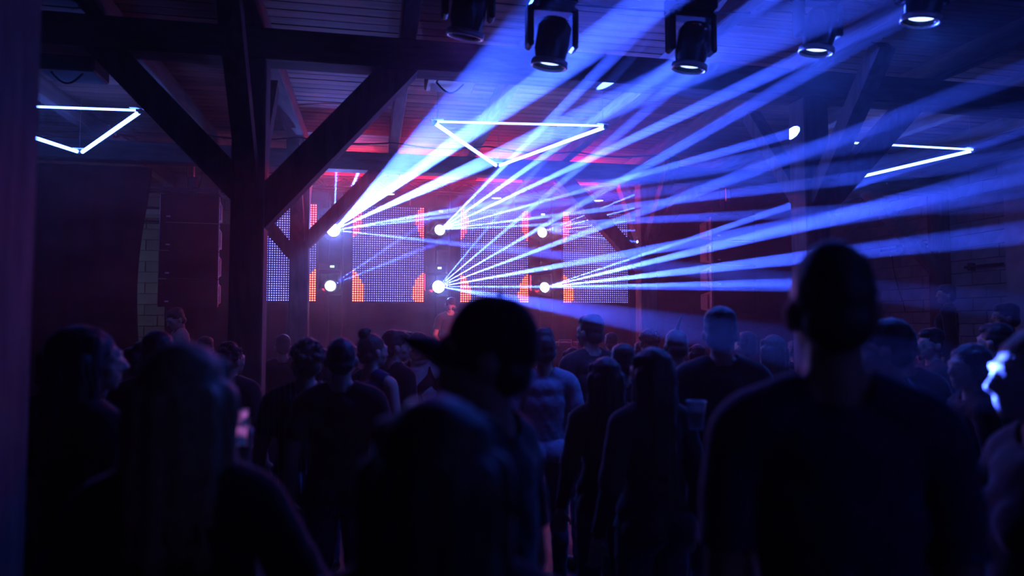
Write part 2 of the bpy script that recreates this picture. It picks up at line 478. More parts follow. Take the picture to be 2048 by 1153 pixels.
def led_panel(k):
    x0, x1 = PX[k]
    t = empty('led_panel', ((x0 + x1) / 2, YP, PZ0), 0, LED_LABELS[k], 'LED panel', 'dot panels at the back of the stage')
    w_ = x1 - x0; h_ = PZ1 - PZ0
    MB().box((0, 0.03, h_ / 2), (w_ + 0.02, 0.02, h_ + 0.02)).build('backing', M['black'], t)
    fr = MB()
    for sx in (-1, 1): fr.box((sx * (w_ / 2 + 0.012), 0.0, h_ / 2), (0.024, 0.05, h_ + 0.048))
    for z in (-0.012, h_ + 0.012): fr.box((0, 0, z), (w_, 0.05, 0.024))
    fr.build('frame', M['black'], t)
    for sx in (-0.35, 0.35):
        MB().tube([(sx, 0.05, h_), (sx, 0.05, 3.88 - PZ0), (sx, 11.42 - YP, 3.88 - PZ0)], 0.012, 6).build('hanger', M['steel'], t)
    nx, nz = 31, 42
    vv, ff, cc = [], [], []
    for i in range(nx):
        for j in range(nz):
            x = (i + 0.5) / nx * w_ - w_ / 2; z = (j + 0.5) / nz * h_
            wx, wz = x + (x0 + x1) / 2, z + PZ0
            red = any((wx - cx) ** 2 + (wz - cz) ** 2 < r * r for cx, cz, r in CIRC)
            low = wz < 2.85
            if red:
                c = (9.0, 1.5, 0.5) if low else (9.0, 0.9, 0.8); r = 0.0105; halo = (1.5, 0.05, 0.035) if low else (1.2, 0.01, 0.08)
            else:
                lum = 0.55 + 0.7 * math.exp(-((x / w_) / 0.33) ** 2) * (0.75 + 0.25 * math.sin(wz * 4 + k))
                lum *= 1.0 if wz < 3.45 else 0.55
                c = (0.95 * lum, 1.05 * lum, 4.5 * lum); r = 0.0085
                if k == 0 and x < 0: c = (0.9 * lum, 1.3 * lum, 7.0 * lum)
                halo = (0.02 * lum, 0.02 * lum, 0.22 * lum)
            n0 = len(vv)
            for q in range(6):
                an = q * PI / 3
                vv.append((x + r * math.cos(an), 0.010, z + r * math.sin(an)))
            vv.append((x, 0.003, z))
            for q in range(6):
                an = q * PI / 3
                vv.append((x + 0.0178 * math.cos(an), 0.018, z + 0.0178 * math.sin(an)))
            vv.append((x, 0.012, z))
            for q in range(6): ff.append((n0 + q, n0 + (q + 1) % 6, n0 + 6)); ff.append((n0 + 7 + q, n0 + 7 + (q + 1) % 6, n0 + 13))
            cc += [c] * 7 + [halo] * 7  # dim emissive hexagon behind each dot imitates the bloom around it
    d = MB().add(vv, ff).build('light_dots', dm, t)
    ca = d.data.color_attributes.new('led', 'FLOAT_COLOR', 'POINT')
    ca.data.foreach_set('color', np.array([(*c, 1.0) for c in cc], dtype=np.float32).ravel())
    d['kind'] = 'stuff'
    def area(name, loc, sx, sz, power, col, spread=180):
        l = bpy.data.lights.new(name, 'AREA'); l.shape = 'RECTANGLE'; l.size = sx; l.size_y = sz
        l.energy = power; l.color = col; l.spread = math.radians(spread)
        q = bpy.data.objects.new(name, l); q.location = loc; q.rotation_euler = (-PI / 2, 0, 0)
        link(q, t); return q
    area('panel_lamp', (0, -0.02, h_ / 2), w_ * 0.9, h_ * 0.9, PANEL_W, (0.16, 0.2, 1.0))
    for g in GAPX:
        for (cz, wdt) in ((3.43, RED_HI), (2.30, RED_LO)):
            if abs(g - x0) < 0.4 and (cz > 3 or k == 3): area('red_dot_lamp', (-w_ / 2 + 0.09, -0.02, cz - PZ0), 0.18, 0.45, wdt * (1.8 if k == 3 else 1), RED)
            if abs(g - x1) < 0.4 and cz < 3: area('red_dot_lamp', (w_ / 2 - 0.09, -0.02, cz - PZ0), 0.18, 0.45, wdt, RED)
    return t
RED = (1.0, 0.012, 0.06)
PANEL_W, RED_HI, RED_LO = 0.6, 7.5, 5.0
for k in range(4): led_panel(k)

# ---------------------------------------------------------------- truss, towers, downlights
def truss_thing(name, x0, x1, y, z0, z1, label):
    t = empty(name, ((x0 + x1) / 2, y, z0), 0, label, 'truss')
    L = x1 - x0; h = z1 - z0; dpt = 0.22
    for sy in (-1, 1):
        for z in (0.02, h - 0.02):
            MB().cyl((-L / 2, sy * dpt / 2, z), (L / 2, sy * dpt / 2, z), 0.02, n=8).build('chord', M['black'], t)
    n = int(L / 0.24)
    up = MB().cyl((-0.12, 0, 0.02), (0.12, 0, h - 0.02), 0.009, n=6).mesh('diagonal', M['black'])
    dn = MB().cyl((-0.12, 0, h - 0.02), (0.12, 0, 0.02), 0.009, n=6).mesh('diagonal', M['black'])
    for sy in (-1, 1):
        for k in range(n):
            add_mesh('diagonal', up if k % 2 else dn, t, (-L / 2 + (k + 0.5) * L / n, sy * dpt / 2, 0))
    return t
TZ0, TZ1 = 3.80, 4.02
ADDED_RED = 36.0
truss_thing('lighting_truss', -1.9, 4.9, 11.3, TZ0, TZ1, 'black lattice truss running above the dot panels')
for (px, py, lab) in ((779, 389, 'left small white downlight under the truss'), (993, 397, 'middle small white downlight under the truss'), (1197, 402, 'right small white downlight under the truss')):
    p = at_Y(px, py, 11.3)
    t = empty('downlight', p, 0, lab, 'light', 'downlights under the truss')
    MB().lathe([(0.0, 0.10), (0.06, 0.10), (0.085, 0.04), (0.088, 0.0), (0.08, 0.0)], 20).build('housing', M['black'], t, True)
    MB().cyl((0, 0, 0.004), (0, 0, 0.012), 0.08, n=20).build('lens', emit('downlight_lens', (0.75, 0.85, 1.0), 9, 'NONE'), t)
    MB().cyl((0, 0, 0.09), (0, 0, TZ0 - p.z + 0.01), 0.012, n=8).build('hanger', M['black'], t)
for (x, lab) in ((-0.35, 'added red light bar on the truss behind the brightest lamp'), (0.82, 'added red light bar on the truss over the second dot panel'), (2.05, 'added red light bar on the truss over the third dot panel'), (3.35, 'added red light bar on the truss near the pink lit post')):
    t = empty('added_red_bar', (x, 11.3, 4.022), 0, lab, 'light bar', 'added red light bars on the truss')  # bars added to throw red on the ceiling around the far beam
    MB().box((0, 0.02, 0.05), (0.8, 0.06, 0.09), bev=0.008).build('housing', M['black'], t)
    MB().box((0, -0.012, 0.055), (0.76, 0.006, 0.05)).build('lens', emit('added_red_bar_lens', (1.0, 0.03, 0.08), 0.7, 'NONE'), t)
    l = bpy.data.lights.new('added_red_bar_lamp', 'AREA'); l.shape = 'RECTANGLE'; l.size = 0.76; l.size_y = 0.05; l.energy = ADDED_RED; l.color = (1.0, 0.015, 0.07)
    o = bpy.data.objects.new('added_red_bar_lamp', l); o.location = (0, -0.02, 0.055); o.rotation_euler = (PI / 2, 0, PI); o.rotation_euler = Vector((0, -1, 0.12)).to_track_quat('-Z', 'Y').to_euler(); link(o, t)
TOWER_LAB = ['slim lamp tower between first and second dot panels', 'slim lamp tower between second and third dot panels', 'slim lamp tower between third and fourth dot panels']
for g, lab in zip(GAPX, TOWER_LAB):
    t = empty('lamp_tower', (g + 0.02, 11.92, SZ), 0, lab, 'tower', 'lamp towers behind the moving heads')
    for sx in (-0.11, 0.11):
        MB().cyl((sx, 0, 0.02), (sx, 0, 3.95 - SZ), 0.022, n=8).build('upright', M['black'], t)
    for k in range(9):
        MB().cyl((-0.11, 0, 0.2 + 0.38 * k), (0.11, 0, 0.2 + 0.38 * k), 0.011, n=6).build('rung', M['black'], t)
    MB().box((0, 0, 0.01), (0.5, 0.5, 0.02), bev=0.004).build('base_plate', M['black'], t)

# ---------------------------------------------------------------- moving heads with beams
YFIX = 11.5
def spot(name, src, tgt, power, size_deg, col, blend=0.35, radius=0.02, parent=None):
    l = bpy.data.lights.new(name, 'SPOT')
    l.energy = power; l.color = col; l.spot_size = math.radians(size_deg); l.spot_blend = blend
    l.shadow_soft_size = radius
    o = bpy.data.objects.new(name, l)
    src = Vector(src); tgt = Vector(tgt)
    o.rotation_euler = (tgt - src).to_track_quat('-Z', 'Y').to_euler()
    o.location = src - (parent.location if parent is not None else Vector())
    link(o, parent)
    return o

def moving_head(t, M_head, lens_mat, lens_r=0.07, scale=1.0, display=True, base_dir=1):
    """parts of a moving head lamp around its tilt axis; base above, yoke down, head turned by M_head (lens along local -Y)"""
    s_ = scale
    MB().box((0, 0.02, base_dir * 0.345 * s_), (0.36 * s_, 0.26 * s_, 0.15 * s_), bev=0.02 * s_).build('base', M['black_gloss'], t)
    y_ = MB()
    for sx in (-1, 1):
        y_.box((sx * 0.175 * s_, 0.02, base_dir * 0.11 * s_), (0.05 * s_, 0.13 * s_, 0.32 * s_), bev=0.015 * s_)
    y_.box((0, 0.02, base_dir * 0.25 * s_), (0.36 * s_, 0.14 * s_, 0.05 * s_), bev=0.012 * s_)
    y_.build('yoke', M['black_gloss'], t)
    R_ = M_head.to_4x4() @ Matrix.Rotation(PI / 2, 4, 'X')   # lathe z -> local -Y
    r = 0.13 * s_
    MB().lathe([(0.0, -0.17 * s_), (0.09 * s_, -0.17 * s_), (r, -0.11 * s_), (r, 0.06 * s_), (0.115 * s_, 0.13 * s_), (0.115 * s_, 0.17 * s_), (lens_r + 0.012, 0.17 * s_), (lens_r + 0.004, 0.15 * s_)], 28, R_).build('head', M['black_gloss'], t, True)
    MB().lathe([(0.0, 0.158 * s_), (lens_r * 0.6, 0.157 * s_), (lens_r, 0.15 * s_), (lens_r, 0.145 * s_), (0, 0.145 * s_)], 24, R_).build('lens', lens_mat, t, True)
    MB().lathe([(0.116 * s_, 0.15 * s_), (0.124 * s_, 0.155 * s_), (0.124 * s_, 0.175 * s_), (0.112 * s_, 0.178 * s_), (0.108 * s_, 0.17 * s_)], 28, R_).build('front_ring', M['black_gloss'], t, True)
    if display:
        MB().box((0.05 * s_, -0.115 * s_, base_dir * 0.35 * s_), (0.07 * s_, 0.01, 0.035 * s_)).build('display', emit('lamp_display', (0.6, 1.0, 1.0), 3.0, 'NONE'), t)

BLUE = (0.03, 0.078, 1.0)
PALE = (0.10, 0.19, 1.0)
P = 3500000.0
FIX = [
 # (px, py, glow, lens strength, label, [(target px, target py, target Y, power factor, size)])
 (667, 461, 380, 60, 'brightest moving head lamp, upper left, throwing the wide beam', [(1150, 26, 4.1, .13, 5.0), (1300, 7, 3.8, 1.2, 1.8), (1420, 121, 4.4, 1.1, 2.0), (1300, 355, 6.5, .7, 1.4), (1300, 385, 6.5, .6, 1.1), (1200, 520, 7.0, .3, 1.4),
                 (690, 20, 8.3, .35, 1.6), (682, 30, 8.3, .25, 0.9), (800, 150, 8.6, .6, 2.0)]),
 (661, 572, 10, 30, 'dim moving head lamp, lower left, beside glowing red dots', [(800, 479, 9.0, .05, 1.2), (820, 508, 9.0, .06, 1.3)]),
 (880, 460, 30, 50, 'moving head lamp, upper middle, with a fan of thin beams', [(1290, 50, 4.6, .4, .8), (1480, 36, 4.1, .7, 1.1), (1640, 100, 4.3, 1.1, 1.2), (1560, 130, 4.6, .005, 18.0), (1600, 262, 5.85, 1.0, 1.5), (1400, 395, 6.5, .6, 1.1), (1300, 440, 7.0, .35, 1.0)]),
 (877, 574, 170, 60, 'bright moving head lamp, lower middle, just above the disc jockey', [(1200, 300, 6.5, .5, 1.4), (1330, 311, 6.2, .8, 1.3), (1560, 322, 5.0, .8, 1.4), (1560, 455, 4.7, .9, 1.4), (1400, 574, 7.0, .7, 1.2), (1990, 762, 1.42, .1, 0.7), (1100, 306, 7.0, .15, .8)]),
 (1085, 465, 10, 40, 'moving head lamp, upper right, left of the slanting brace', [(1640, 238, 7.9, 1.0, 1.5), (1640, 317, 7.9, .9, 1.2), (1640, 393, 7.9, .8, 1.1), (1560, 456, 8.3, .4, 1.0), (1400, 497, 9.0, .4, 1.2)]),
 (1090, 575, 10, 40, 'moving head lamp, lower right, with few faint beams', [(1722, 365, 5.8, .7, 1.1), (1640, 443, 4.7, .7, 1.3), (1640, 512, 4.7, .6, 1.1), (1560, 566, 6.2, .4, 1.0)]),
]
for (px, py, glow, ls, lab, beams) in FIX:
    s = at_Y(px, py, YFIX)
    aim = Vector((0.18, -1, 0.08)).normalized()
    Mh = Vector((0, -1, 0)).rotation_difference(aim).to_matrix()
    t = empty('moving_head_lamp', s - aim * 0.15, 0, lab, 'stage light', 'moving head lamps between the dot panels')
    moving_head(t, Mh, emit('lamp_lens', (0.6, 0.75, 1.0), ls, 'NONE'), 0.098 if glow > 100 else 0.08, 0.92)  # brightest lamps get a wider lens, standing in for their glare
    MB().cyl((0, 0.1, 0.36), (0, 11.92 - t.location.y, 0.36), 0.02, n=8).build('clamp_arm', M['black'], t)
    for (tx, ty, tY, pw, sz) in beams:
        spot('beam_lamp', s + aim * 0.02, at_Y(tx, ty, tY), P * pw * (1.35 if sz < 3 and px > 700 else 1), sz * (0.68 if sz < 3 and px > 700 else 1), BLUE, radius=0.004, parent=t)
    spot('lens_glow', s + aim * 0.02, s + aim, glow, 90, PALE, 1.0, 0.04, parent=t)

# ---------------------------------------------------------------- light tube triangles
TUBE = emit('blue_white_tube', (0.065, 0.15, 1.0), 30.0)
def tube_triangle(A, B, C, label):
    A, B, C = Vector(A), Vector(B), Vector(C)
    c = (A + B + C) / 3
    t = empty('light_triangle', c, 0, label, 'neon light', 'hanging light tube triangles')
    for (p, q, r) in ((A, B, 0.011), (A, C, 0.02), (B, C, 0.02)):
        d = (q - p).normalized()
        o = MB().cyl(p + d * 0.05 - c, q - d * 0.05 - c, r, n=8).build('light_tube', TUBE, t)
        for e in (p + d * 0.035, q - d * 0.035):
            MB().cyl(e - d * 0.015 - c, e + d * 0.015 - c, r + 0.003, n=8).build('end_cap', M['white'], o)
    for p in (A, B, C):
        e = (c - p).normalized()
        MB().box(p + e * 0.06 - c + Vector((0, 0, 0.03)), (0.12, 0.06, 0.008)).build('corner_bracket', M['white'], t)
        MB().cyl(p + e * 0.06 - c + Vector((0, 0, 0.03)), p + e * 0.06 - c + Vector((0, 0, ZC - p.z)), 0.003, n=5).build('wire', M['steel'], t)
z1, z2 = 3.72, 3.63
tube_triangle((0.58, 6.95, z1), (2.35, 6.76, z1), (1.57 * .955, 8.81 * .955, z2), 'middle light tube triangle hanging over the crowd in front of the stage')
tube_triangle((-3.98, 7.25, z1), (-2.14, 7.12, z1), (-3.37 * .955, 9.06 * .955, z2), 'left light tube triangle glowing blue above the black curtain')
tube_triangle((5.08, 6.87, z1), (6.86, 6.87, z1), (6.52 * .955, 8.78 * .955, z2), 'right light tube triangle near the painted side wall')

# ---------------------------------------------------------------- line array speakers
def line_array(px, ptop, Y, rz, label):
    top = at_Y(px, ptop, Y)
    t = empty('line_array_speaker', top, rz, label, 'speaker', 'hanging line array speakers')
    W, D, H, PITCH_ = 0.72, 0.44, 0.345, 0.382
    for k in range(4):
        z = -0.06 - H / 2 - k * PITCH_
        prof = [(-D / 2, -H / 2), (D / 2, -H / 2 + 0.055), (D / 2, H / 2 - 0.055), (-D / 2, H / 2)]
        Mx = Matrix.Translation((0, 0, z)) @ Matrix.Rotation(PI / 2, 4, 'Z')   # profile x -> world y
        cab = MB().prism(prof, -W / 2, W / 2, Mx).build('cabinet', M['cab'], t)
        MB().box((0, -D / 2 - 0.012, z), (W + 0.006, 0.02, H + 0.025), bev=0.006).build('grille', M['grille'], cab)
        for sx in (-1, 1):
            MB().box((sx * (W / 2 + 0.008), -D / 2 + 0.035, z), (0.016, 0.05, PITCH_ - 0.01), bev=0.004).build('rigging_rail', M['steel'], cab)
            for zz in (-0.13, -0.05, 0.05, 0.13):
                MB().cyl((sx * (W / 2 + 0.014), -D / 2 + 0.035, z + zz), (sx * (W / 2 + 0.02), -D / 2 + 0.035, z + zz), 0.006, n=6).build('pin', M['black'], cab)
            MB().box((sx * (W / 2 + 0.006), -0.03, z), (0.012, 0.03, 0.22), bev=0.005).build('handle', M['cab'], cab)
            MB().box((sx * (W / 2 + 0.002), -0.075, z), (0.004, 0.03, 0.24)).build('handle_recess', M['black'], cab)
            MB().box((sx * (W / 2 + 0.002), 0.09, z + 0.1), (0.004, 0.22, 0.008)).build('seam', M['black'], cab)
        MB().box((-W / 2 + 0.1, -D / 2 - 0.024, z - H / 2 + 0.06), (0.05, 0.004, 0.022)).build('badge', M['white'], cab)
    fr = MB()
    for sx in (-1, 1): fr.box((sx * (W / 2 - 0.02), 0, 0.03), (0.04, 0.5, 0.06))
    fr.box((0, -0.2, 0.03), (W, 0.05, 0.05)); fr.box((0, 0.2, 0.03), (W, 0.05, 0.05)); fr.box((0, 0, 0.045), (0.06, 0.5, 0.05))
    fr.build('fly_frame', M['black'], t)
    MB().box((0, 0, 0.16), (0.13, 0.13, 0.16), bev=0.015).build('hoist', M['black'], t)
    MB().cyl((0.0, 0, 0.22), (0.0, 0, ZC - 0.01 - top.z), 0.014, n=8).build('chain', M['steel'], t)
    for dx in (-0.05, 0.06):
        pts = [(dx * (1 + 0.8 * math.sin(q * 4)), 0.05, 0.1 + q * (ZC - 0.15 - top.z)) for q in np.linspace(0, 1, 10)]
        MB().tube(pts, 0.008, 6).build('cable', M['cable'], t)
line_array(386, 390, 10.4, math.radians(4), 'left hanging speaker stack of four boxes beside the black curtain')
line_array(1453, 433, 10.4, math.radians(-1), 'right hanging speaker stack of four boxes with pink lit side')

# ---------------------------------------------------------------- black boxes hung at the near beam
for (p0, p1, lab) in (((853, 118), (952, 170), 'black box hung from the near roof beam above the wide beam of light'), ((80, 92), (195, 149), 'black box hung from the near roof beam above the left light triangle')):
    a, b = at_Y(*p0, 6.3), at_Y(*p1, 6.3)
    t = empty('hung_speaker', ((a.x + b.x) / 2, 6.3, b.z), 0, lab, 'speaker', 'black boxes on the near beam')
    w_ = b.x - a.x
    MB().box((0, 0.1, 0.14), (w_, 0.35, 0.28), bev=0.015).build('cabinet', M['black'], t)
    MB().box((0, -0.08, 0.14), (w_ - 0.03, 0.012, 0.25), bev=0.004).build('grille', M['grille'], t)
    for sx in (-1, 1):
        MB().box((sx * (w_ / 2 + 0.01), 0.1, 0.2), (0.012, 0.05, 0.1), bev=0.003).build('bracket', M['steel'], t)
    for sx in (-1, 1):
        MB().cyl((sx * w_ * 0.4, 0.1, 0.27), (sx * w_ * 0.4, 0.1, ZC - b.z), 0.012, n=6).build('hanger', M['steel'], t)
    pts = [(-w_ * 0.3 + q * w_ * 0.55, 0.0, -0.09 * math.sin(q * PI)) for q in np.linspace(0, 1, 12)]
    MB().tube(pts, 0.008, 6).build('cable', M['cable'], t)

# ---------------------------------------------------------------- spotlights hung over the crowd
BARY, BARZ = 4.1, 4.02
o = MB().cyl((0.2, BARY, BARZ), (4.6, BARY, BARZ), 0.025, n=10).build('lighting_bar', M['black'])
tag(o, 'black pipe under the ceiling carrying the dark hanging spotlights', 'pipe')
for x in (0.45, 2.2, 4.3):
    MB().cyl((x, BARY, BARZ), (x, BARY, ZC), 0.012, n=6).build('hanger', M['black'], o)
WASH = 60.0
WASH_LENS = emit('blue_wash_lens', (0.35, 0.5, 1.0), 5.0, 'NONE'); WASH_LENS_PURPLE = emit('purple_wash_lens', (0.7, 0.35, 1.0), 1.2, 'NONE')
RING = mat('bare_metal_ring', (0.75, 0.75, 0.78), 0.45, 1.0)
LEDRED = emit('red_status_light', (1.0, 0.10, 0.02), 9.0, 'NONE')
for (px, py, tl, lab) in ((937, 22, 0.0, 'dark hanging spotlight pointing straight down, leftmost under the ceiling'), (1105, 84, 0.12, 'hanging spotlight inside the wide beam with a shining rim'),
                      (1385, 92, 0.1, 'largest hanging spotlight, dark body with red status light'), (1640, 60, 0.1, 'hanging spotlight right of the largest one, with red status light'), (1850, -6, 0.1, 'rightmost hanging spotlight, cut by the top edge')):
    p = at_Y(px, py, BARY)
    p.z = min(p.z, 3.68)
    k = (p.z - CAM.z) / (at_Y(px, py, BARY).z - CAM.z)
    q = CAM + (at_Y(px, py, BARY) - CAM) * k if k < 1 else p
    t = empty('hanging_spotlight', q, 0, lab, 'stage light', 'spotlights hanging over the crowd')
    aim = Vector((-0.12, 0.24 - 0.9 * tl, -1)).normalized()
    Mh = Vector((0, -1, 0)).rotation_difference(aim).to_matrix()
    moving_head(t, Mh, WASH_LENS if px > 1000 else WASH_LENS_PURPLE, 0.075, 0.8, display=False)
    spot('wash_lamp', q + aim * 0.17, q + aim * 0.17 + Vector((-0.1, -0.35, -1)), WASH if px > 1000 else WASH * 0.3, 140, (0.02, 0.10, 1.0) if px > 1000 else (0.2, 0.06, 1.0), 0.8, 0.06, parent=t)
    R_ = Mh.to_4x4() @ Matrix.Rotation(PI / 2, 4, 'X')
    MB().lathe([(0.100, 0.115), (0.112, 0.118), (0.114, 0.150), (0.106, 0.156), (0.098, 0.150), (0.100, 0.115)], 28, R_).build('rim', RING, t, True)
    MB().lathe([(0.0, 0.006), (0.006, 0.004), (0.008, 0.0)], 10, Matrix.Translation((-0.02, -0.09, 0.28)) @ Matrix.Rotation(PI / 2, 4, 'X')).build('status_light', LEDRED, t)
    MB().box((-0.11, -0.06, 0.22), (0.03, 0.03, 0.05), bev=0.006).build('plug', M['steel'], t)
    MB().cyl((0, 0, 0.3), (0, BARY - q.y, BARZ - q.z), 0.02, n=8).build('clamp', M['black'], t)
    pts = [(-0.12 - 0.02 * math.sin(a_ * PI), -0.06 + a_ * (BARY - q.y + 0.06), 0.24 + a_ * (BARZ - q.z - 0.24) - 0.03 * math.sin(a_ * PI)) for a_ in np.linspace(0, 1, 8)]
    MB().tube(pts, 0.007, 6).build('cable', M['cable'], t)
pts = [at_Y(1030 + 470 * q, -4 + 30 * q + 8 * math.sin(q * PI), 4.19) for q in np.linspace(0, 1, 24)]
for p in pts: p.z = min(p.z, 4.02)
o = MB().tube(pts, 0.006, 6).build('slack_cable', mat('pale_cable', (0.5, 0.5, 0.52), 0.4)); tag(o, 'pale slack cable running past the hanging spotlights', 'cable')
# cable along the ceiling in front of the far beam
pts = [(x, 9.1 + 0.03 * math.sin(x * 3), 4.04 - 0.05 * abs(math.sin((x - 0.28) * 2.6))) for x in np.linspace(-2.1, 3.9, 70)]
o = MB().tube(pts, 0.009, 6).build('ceiling_cable', M['cable']); tag(o, 'black cable slung from joist to joist before the far beam', 'cable')

# ---------------------------------------------------------------- disc jockey's table
DT = empty('stage_table', (1.35, 10.32, SZ), 0, 'long black table in front of the disc jockey', 'table')
MB().box((0, 0, 0.90), (3.3, 0.6, 0.04), bev=0.006).build('tabletop', M['black_gloss'], DT)
MB().box((0, -0.31, 0.47), (3.28, 0.012, 0.86)).build('front_cloth', M['drape'], DT)
for sx in (-1.55, 1.55):
    for sy in (-0.24, 0.24):
        MB().cyl((sx, sy, 0.0), (sx, sy, 0.88), 0.018, n=8).build('leg', M['steel'], DT)
def deck(x, lab):
    t = empty('media_player', (x, 10.30, SZ + 0.92), 0, lab, 'player', 'players on the table')
    MB().box((0, 0, 0.045), (0.31, 0.4, 0.09), bev=0.01).build('body', M['black_gloss'], t)
    MB().cyl((0, -0.06, 0.09), (0, -0.06, 0.11), 0.1, n=24).build('jog_wheel', M['steel'], t)
    MB().box((0, 0.13, 0.13), (0.2, 0.02, 0.11), bev=0.004).build('screen', M['black'], t)
    for k in range(3): MB().cyl((-0.11 + 0.02 * k, -0.17, 0.09), (-0.11 + 0.02 * k, -0.17, 0.098), 0.008, n=8).build('button', M['white'], t)
deck(-0.05, 'media player at the left end of the table'); deck(0.75, 'media player left of the mixer'); deck(1.75, 'media player right of the mixer')
t = empty('audio_mixer', (1.25, 10.30, SZ + 0.92), 0, 'mixer between two media players on the table', 'mixer')
MB().box((0, 0, 0.04), (0.32, 0.36, 0.08), bev=0.01).build('body', M['black_gloss'], t)
for i in range(4):
    for j in range(3): MB().cyl((-0.11 + 0.073 * i, 0.1 - 0.06 * j, 0.08), (-0.11 + 0.073 * i, 0.1 - 0.06 * j, 0.105), 0.012, n=8).build('knob', M['steel'], t)
    MB().box((-0.11 + 0.073 * i, -0.12, 0.088), (0.016, 0.03, 0.016)).build('fader', M['white'], t)
t = empty('added_red_lamp', (1.50, 10.10, SZ + 0.92), 0, 'small red lamp added on the table to light the disc jockey', 'lamp')  # lamp added to redden the performer's face
MB().box((0, 0, 0.01), (0.08, 0.08, 0.02), bev=0.004).build('base', M['black'], t)
MB().tube([(0, 0, 0.02), (0, 0, 0.12), (-0.02, 0.03, 0.17)], 0.006, 6).build('neck', M['black'], t)
MB().box((-0.02, 0.04, 0.18), (0.22, 0.03, 0.035), bev=0.004).build('head', M['black'], t)
MB().box((-0.02, 0.057, 0.18), (0.2, 0.004, 0.025)).build('lens', emit('added_red_lamp_lens', (1.0, 0.12, 0.08), 6.0, 'NONE'), t)
l = bpy.data.lights.new('added_red_lamp_bulb', 'AREA'); l.shape = 'RECTANGLE'; l.size = 0.2; l.size_y = 0.03; l.energy = 28.0; l.color = (1.0, 0.10, 0.06)
o = bpy.data.objects.new('added_red_lamp_bulb', l); o.location = (-0.02, 0.062, 0.18); o.rotation_euler = Vector((-0.25, 0.8, 0.45)).to_track_quat('-Z', 'Y').to_euler(); link(o, t)
PINKW = mat('pale_case', (0.6, 0.55, 0.56), 0.5)
for (px, lab) in ((1126, 'pale open case at the right end of the table'), (1162, 'small wire rack at the right end of the table')):
    p = at_Y(px, 695, 10.3)
    t = empty('equipment_case', (p.x, 10.3, SZ + 0.92), 0, lab, 'case')
    MB().box((0, 0, 0.03), (0.2, 0.25, 0.06), bev=0.006).build('tray', M['black'], t)
    fr = MB()
    for z in (0.09, 0.05): fr.box((0, -0.12, z), (0.2, 0.012, 0.012))
    fr.box((-0.095, -0.12, 0.05), (0.012, 0.012, 0.09)); fr.box((0.095, -0.12, 0.05), (0.012, 0.012, 0.09))
    fr.build('rim', PINKW, t)

# ================================================================ PEOPLE
# A body is a union of tapered limbs and ellipsoids fused into one surface; clothes and hair are shells grown from it.
def tcap(a, b, ra, rb, lab): return ('c', np.array(a, float), np.array(b, float), ra, rb, lab)
def ell(c, r, lab, rot=(0, 0, 0)): return ('e', np.array(c, float), np.array(r, float), np.array(Euler(rot).to_matrix()), 0, lab)

_ico = {}
def ico(sub):
    if sub not in _ico:
        bm = bmesh.new(); bmesh.ops.create_icosphere(bm, subdivisions=sub, radius=1.0)
        bm.verts.ensure_lookup_table()
        _ico[sub] = ([v.co.copy() for v in bm.verts], [[v.index for v in f.verts] for f in bm.faces]); bm.free()
    return _ico[sub]

def fuse(prims, voxel, smooth_it=3, name='fused'):
    mb = MB()
    V0, F0 = ico(2)
    for p in prims:
        if p[0] == 'e':
            Mx = Matrix.Translation(Vector(p[1])) @ Matrix(p[3].tolist()).to_4x4() @ Matrix.Diagonal((*p[2], 1))
            mb.add(V0, F0, Mx)
        else:
            a, b, ra, rb = Vector(p[1]), Vector(p[2]), p[3], p[4]
            mb.add(V0, F0, Matrix.Translation(a) @ Matrix.Diagonal((ra, ra, ra, 1)))
            mb.add(V0, F0, Matrix.Translation(b) @ Matrix.Diagonal((rb, rb, rb, 1)))
            if (b - a).length > 1e-4: mb.cyl(a, b, ra, rb, 12)
    me = bpy.data.meshes.new(name); me.from_pydata(mb.v, [], mb.f)
    o = bpy.data.objects.new('fuse_tmp', me); COL.objects.link(o)
    m = o.modifiers.new('r', 'REMESH'); m.mode = 'VOXEL'; m.voxel_size = voxel
    if smooth_it:
        m2 = o.modifiers.new('s', 'SMOOTH'); m2.iterations = smooth_it; m2.factor = 0.5
    dg = bpy.context.evaluated_depsgraph_get()
    ev = o.evaluated_get(dg)
    res = bpy.data.meshes.new_from_object(ev)
    bpy.data.objects.remove(o); bpy.data.meshes.remove(me)
    res.name = name
    res.polygons.foreach_set('use_smooth', [True] * len(res.polygons))
    return res

def verts_np(me):
    a = np.empty(len(me.vertices) * 3, dtype=np.float64); me.vertices.foreach_get('co', a); return a.reshape(-1, 3)
def normals_np(me):
    a = np.empty(len(me.vertices) * 3, dtype=np.float32); me.vertices.foreach_get('normal', a); return a.reshape(-1, 3).astype(float)
def faces_np(me):
    n = len(me.polygons); ls = np.empty(n, dtype=np.int32); lt = np.empty(n, dtype=np.int32)
    me.polygons.foreach_get('loop_start', ls); me.polygons.foreach_get('loop_total', lt)
    vi = np.empty(len(me.loops), dtype=np.int32); me.loops.foreach_get('vertex_index', vi)
    return ls, lt, vi

def nearest(prims, V):
    """label of the closest primitive and the position along it, for every vertex"""
    best = np.full(len(V), 1e9); lab = np.zeros(len(V), dtype=object); tt = np.zeros(len(V))
    for p in prims:
        if p[0] == 'e':
            q = (V - p[1]) @ p[3]
            d = (np.linalg.norm(q / p[2], axis=1) - 1) * p[2].min(); t = np.zeros(len(V))
        else:
            ab = p[2] - p[1]; L = max(ab @ ab, 1e-9)
            t = np.clip(((V - p[1]) @ ab) / L, 0, 1)
            d = np.linalg.norm(V - (p[1] + t[:, None] * ab), axis=1) - (p[3] + (p[4] - p[3]) * t)
        m = d < best
        best[m] = d[m]; lab[m] = p[5]; tt[m] = t[m]
    return lab, tt

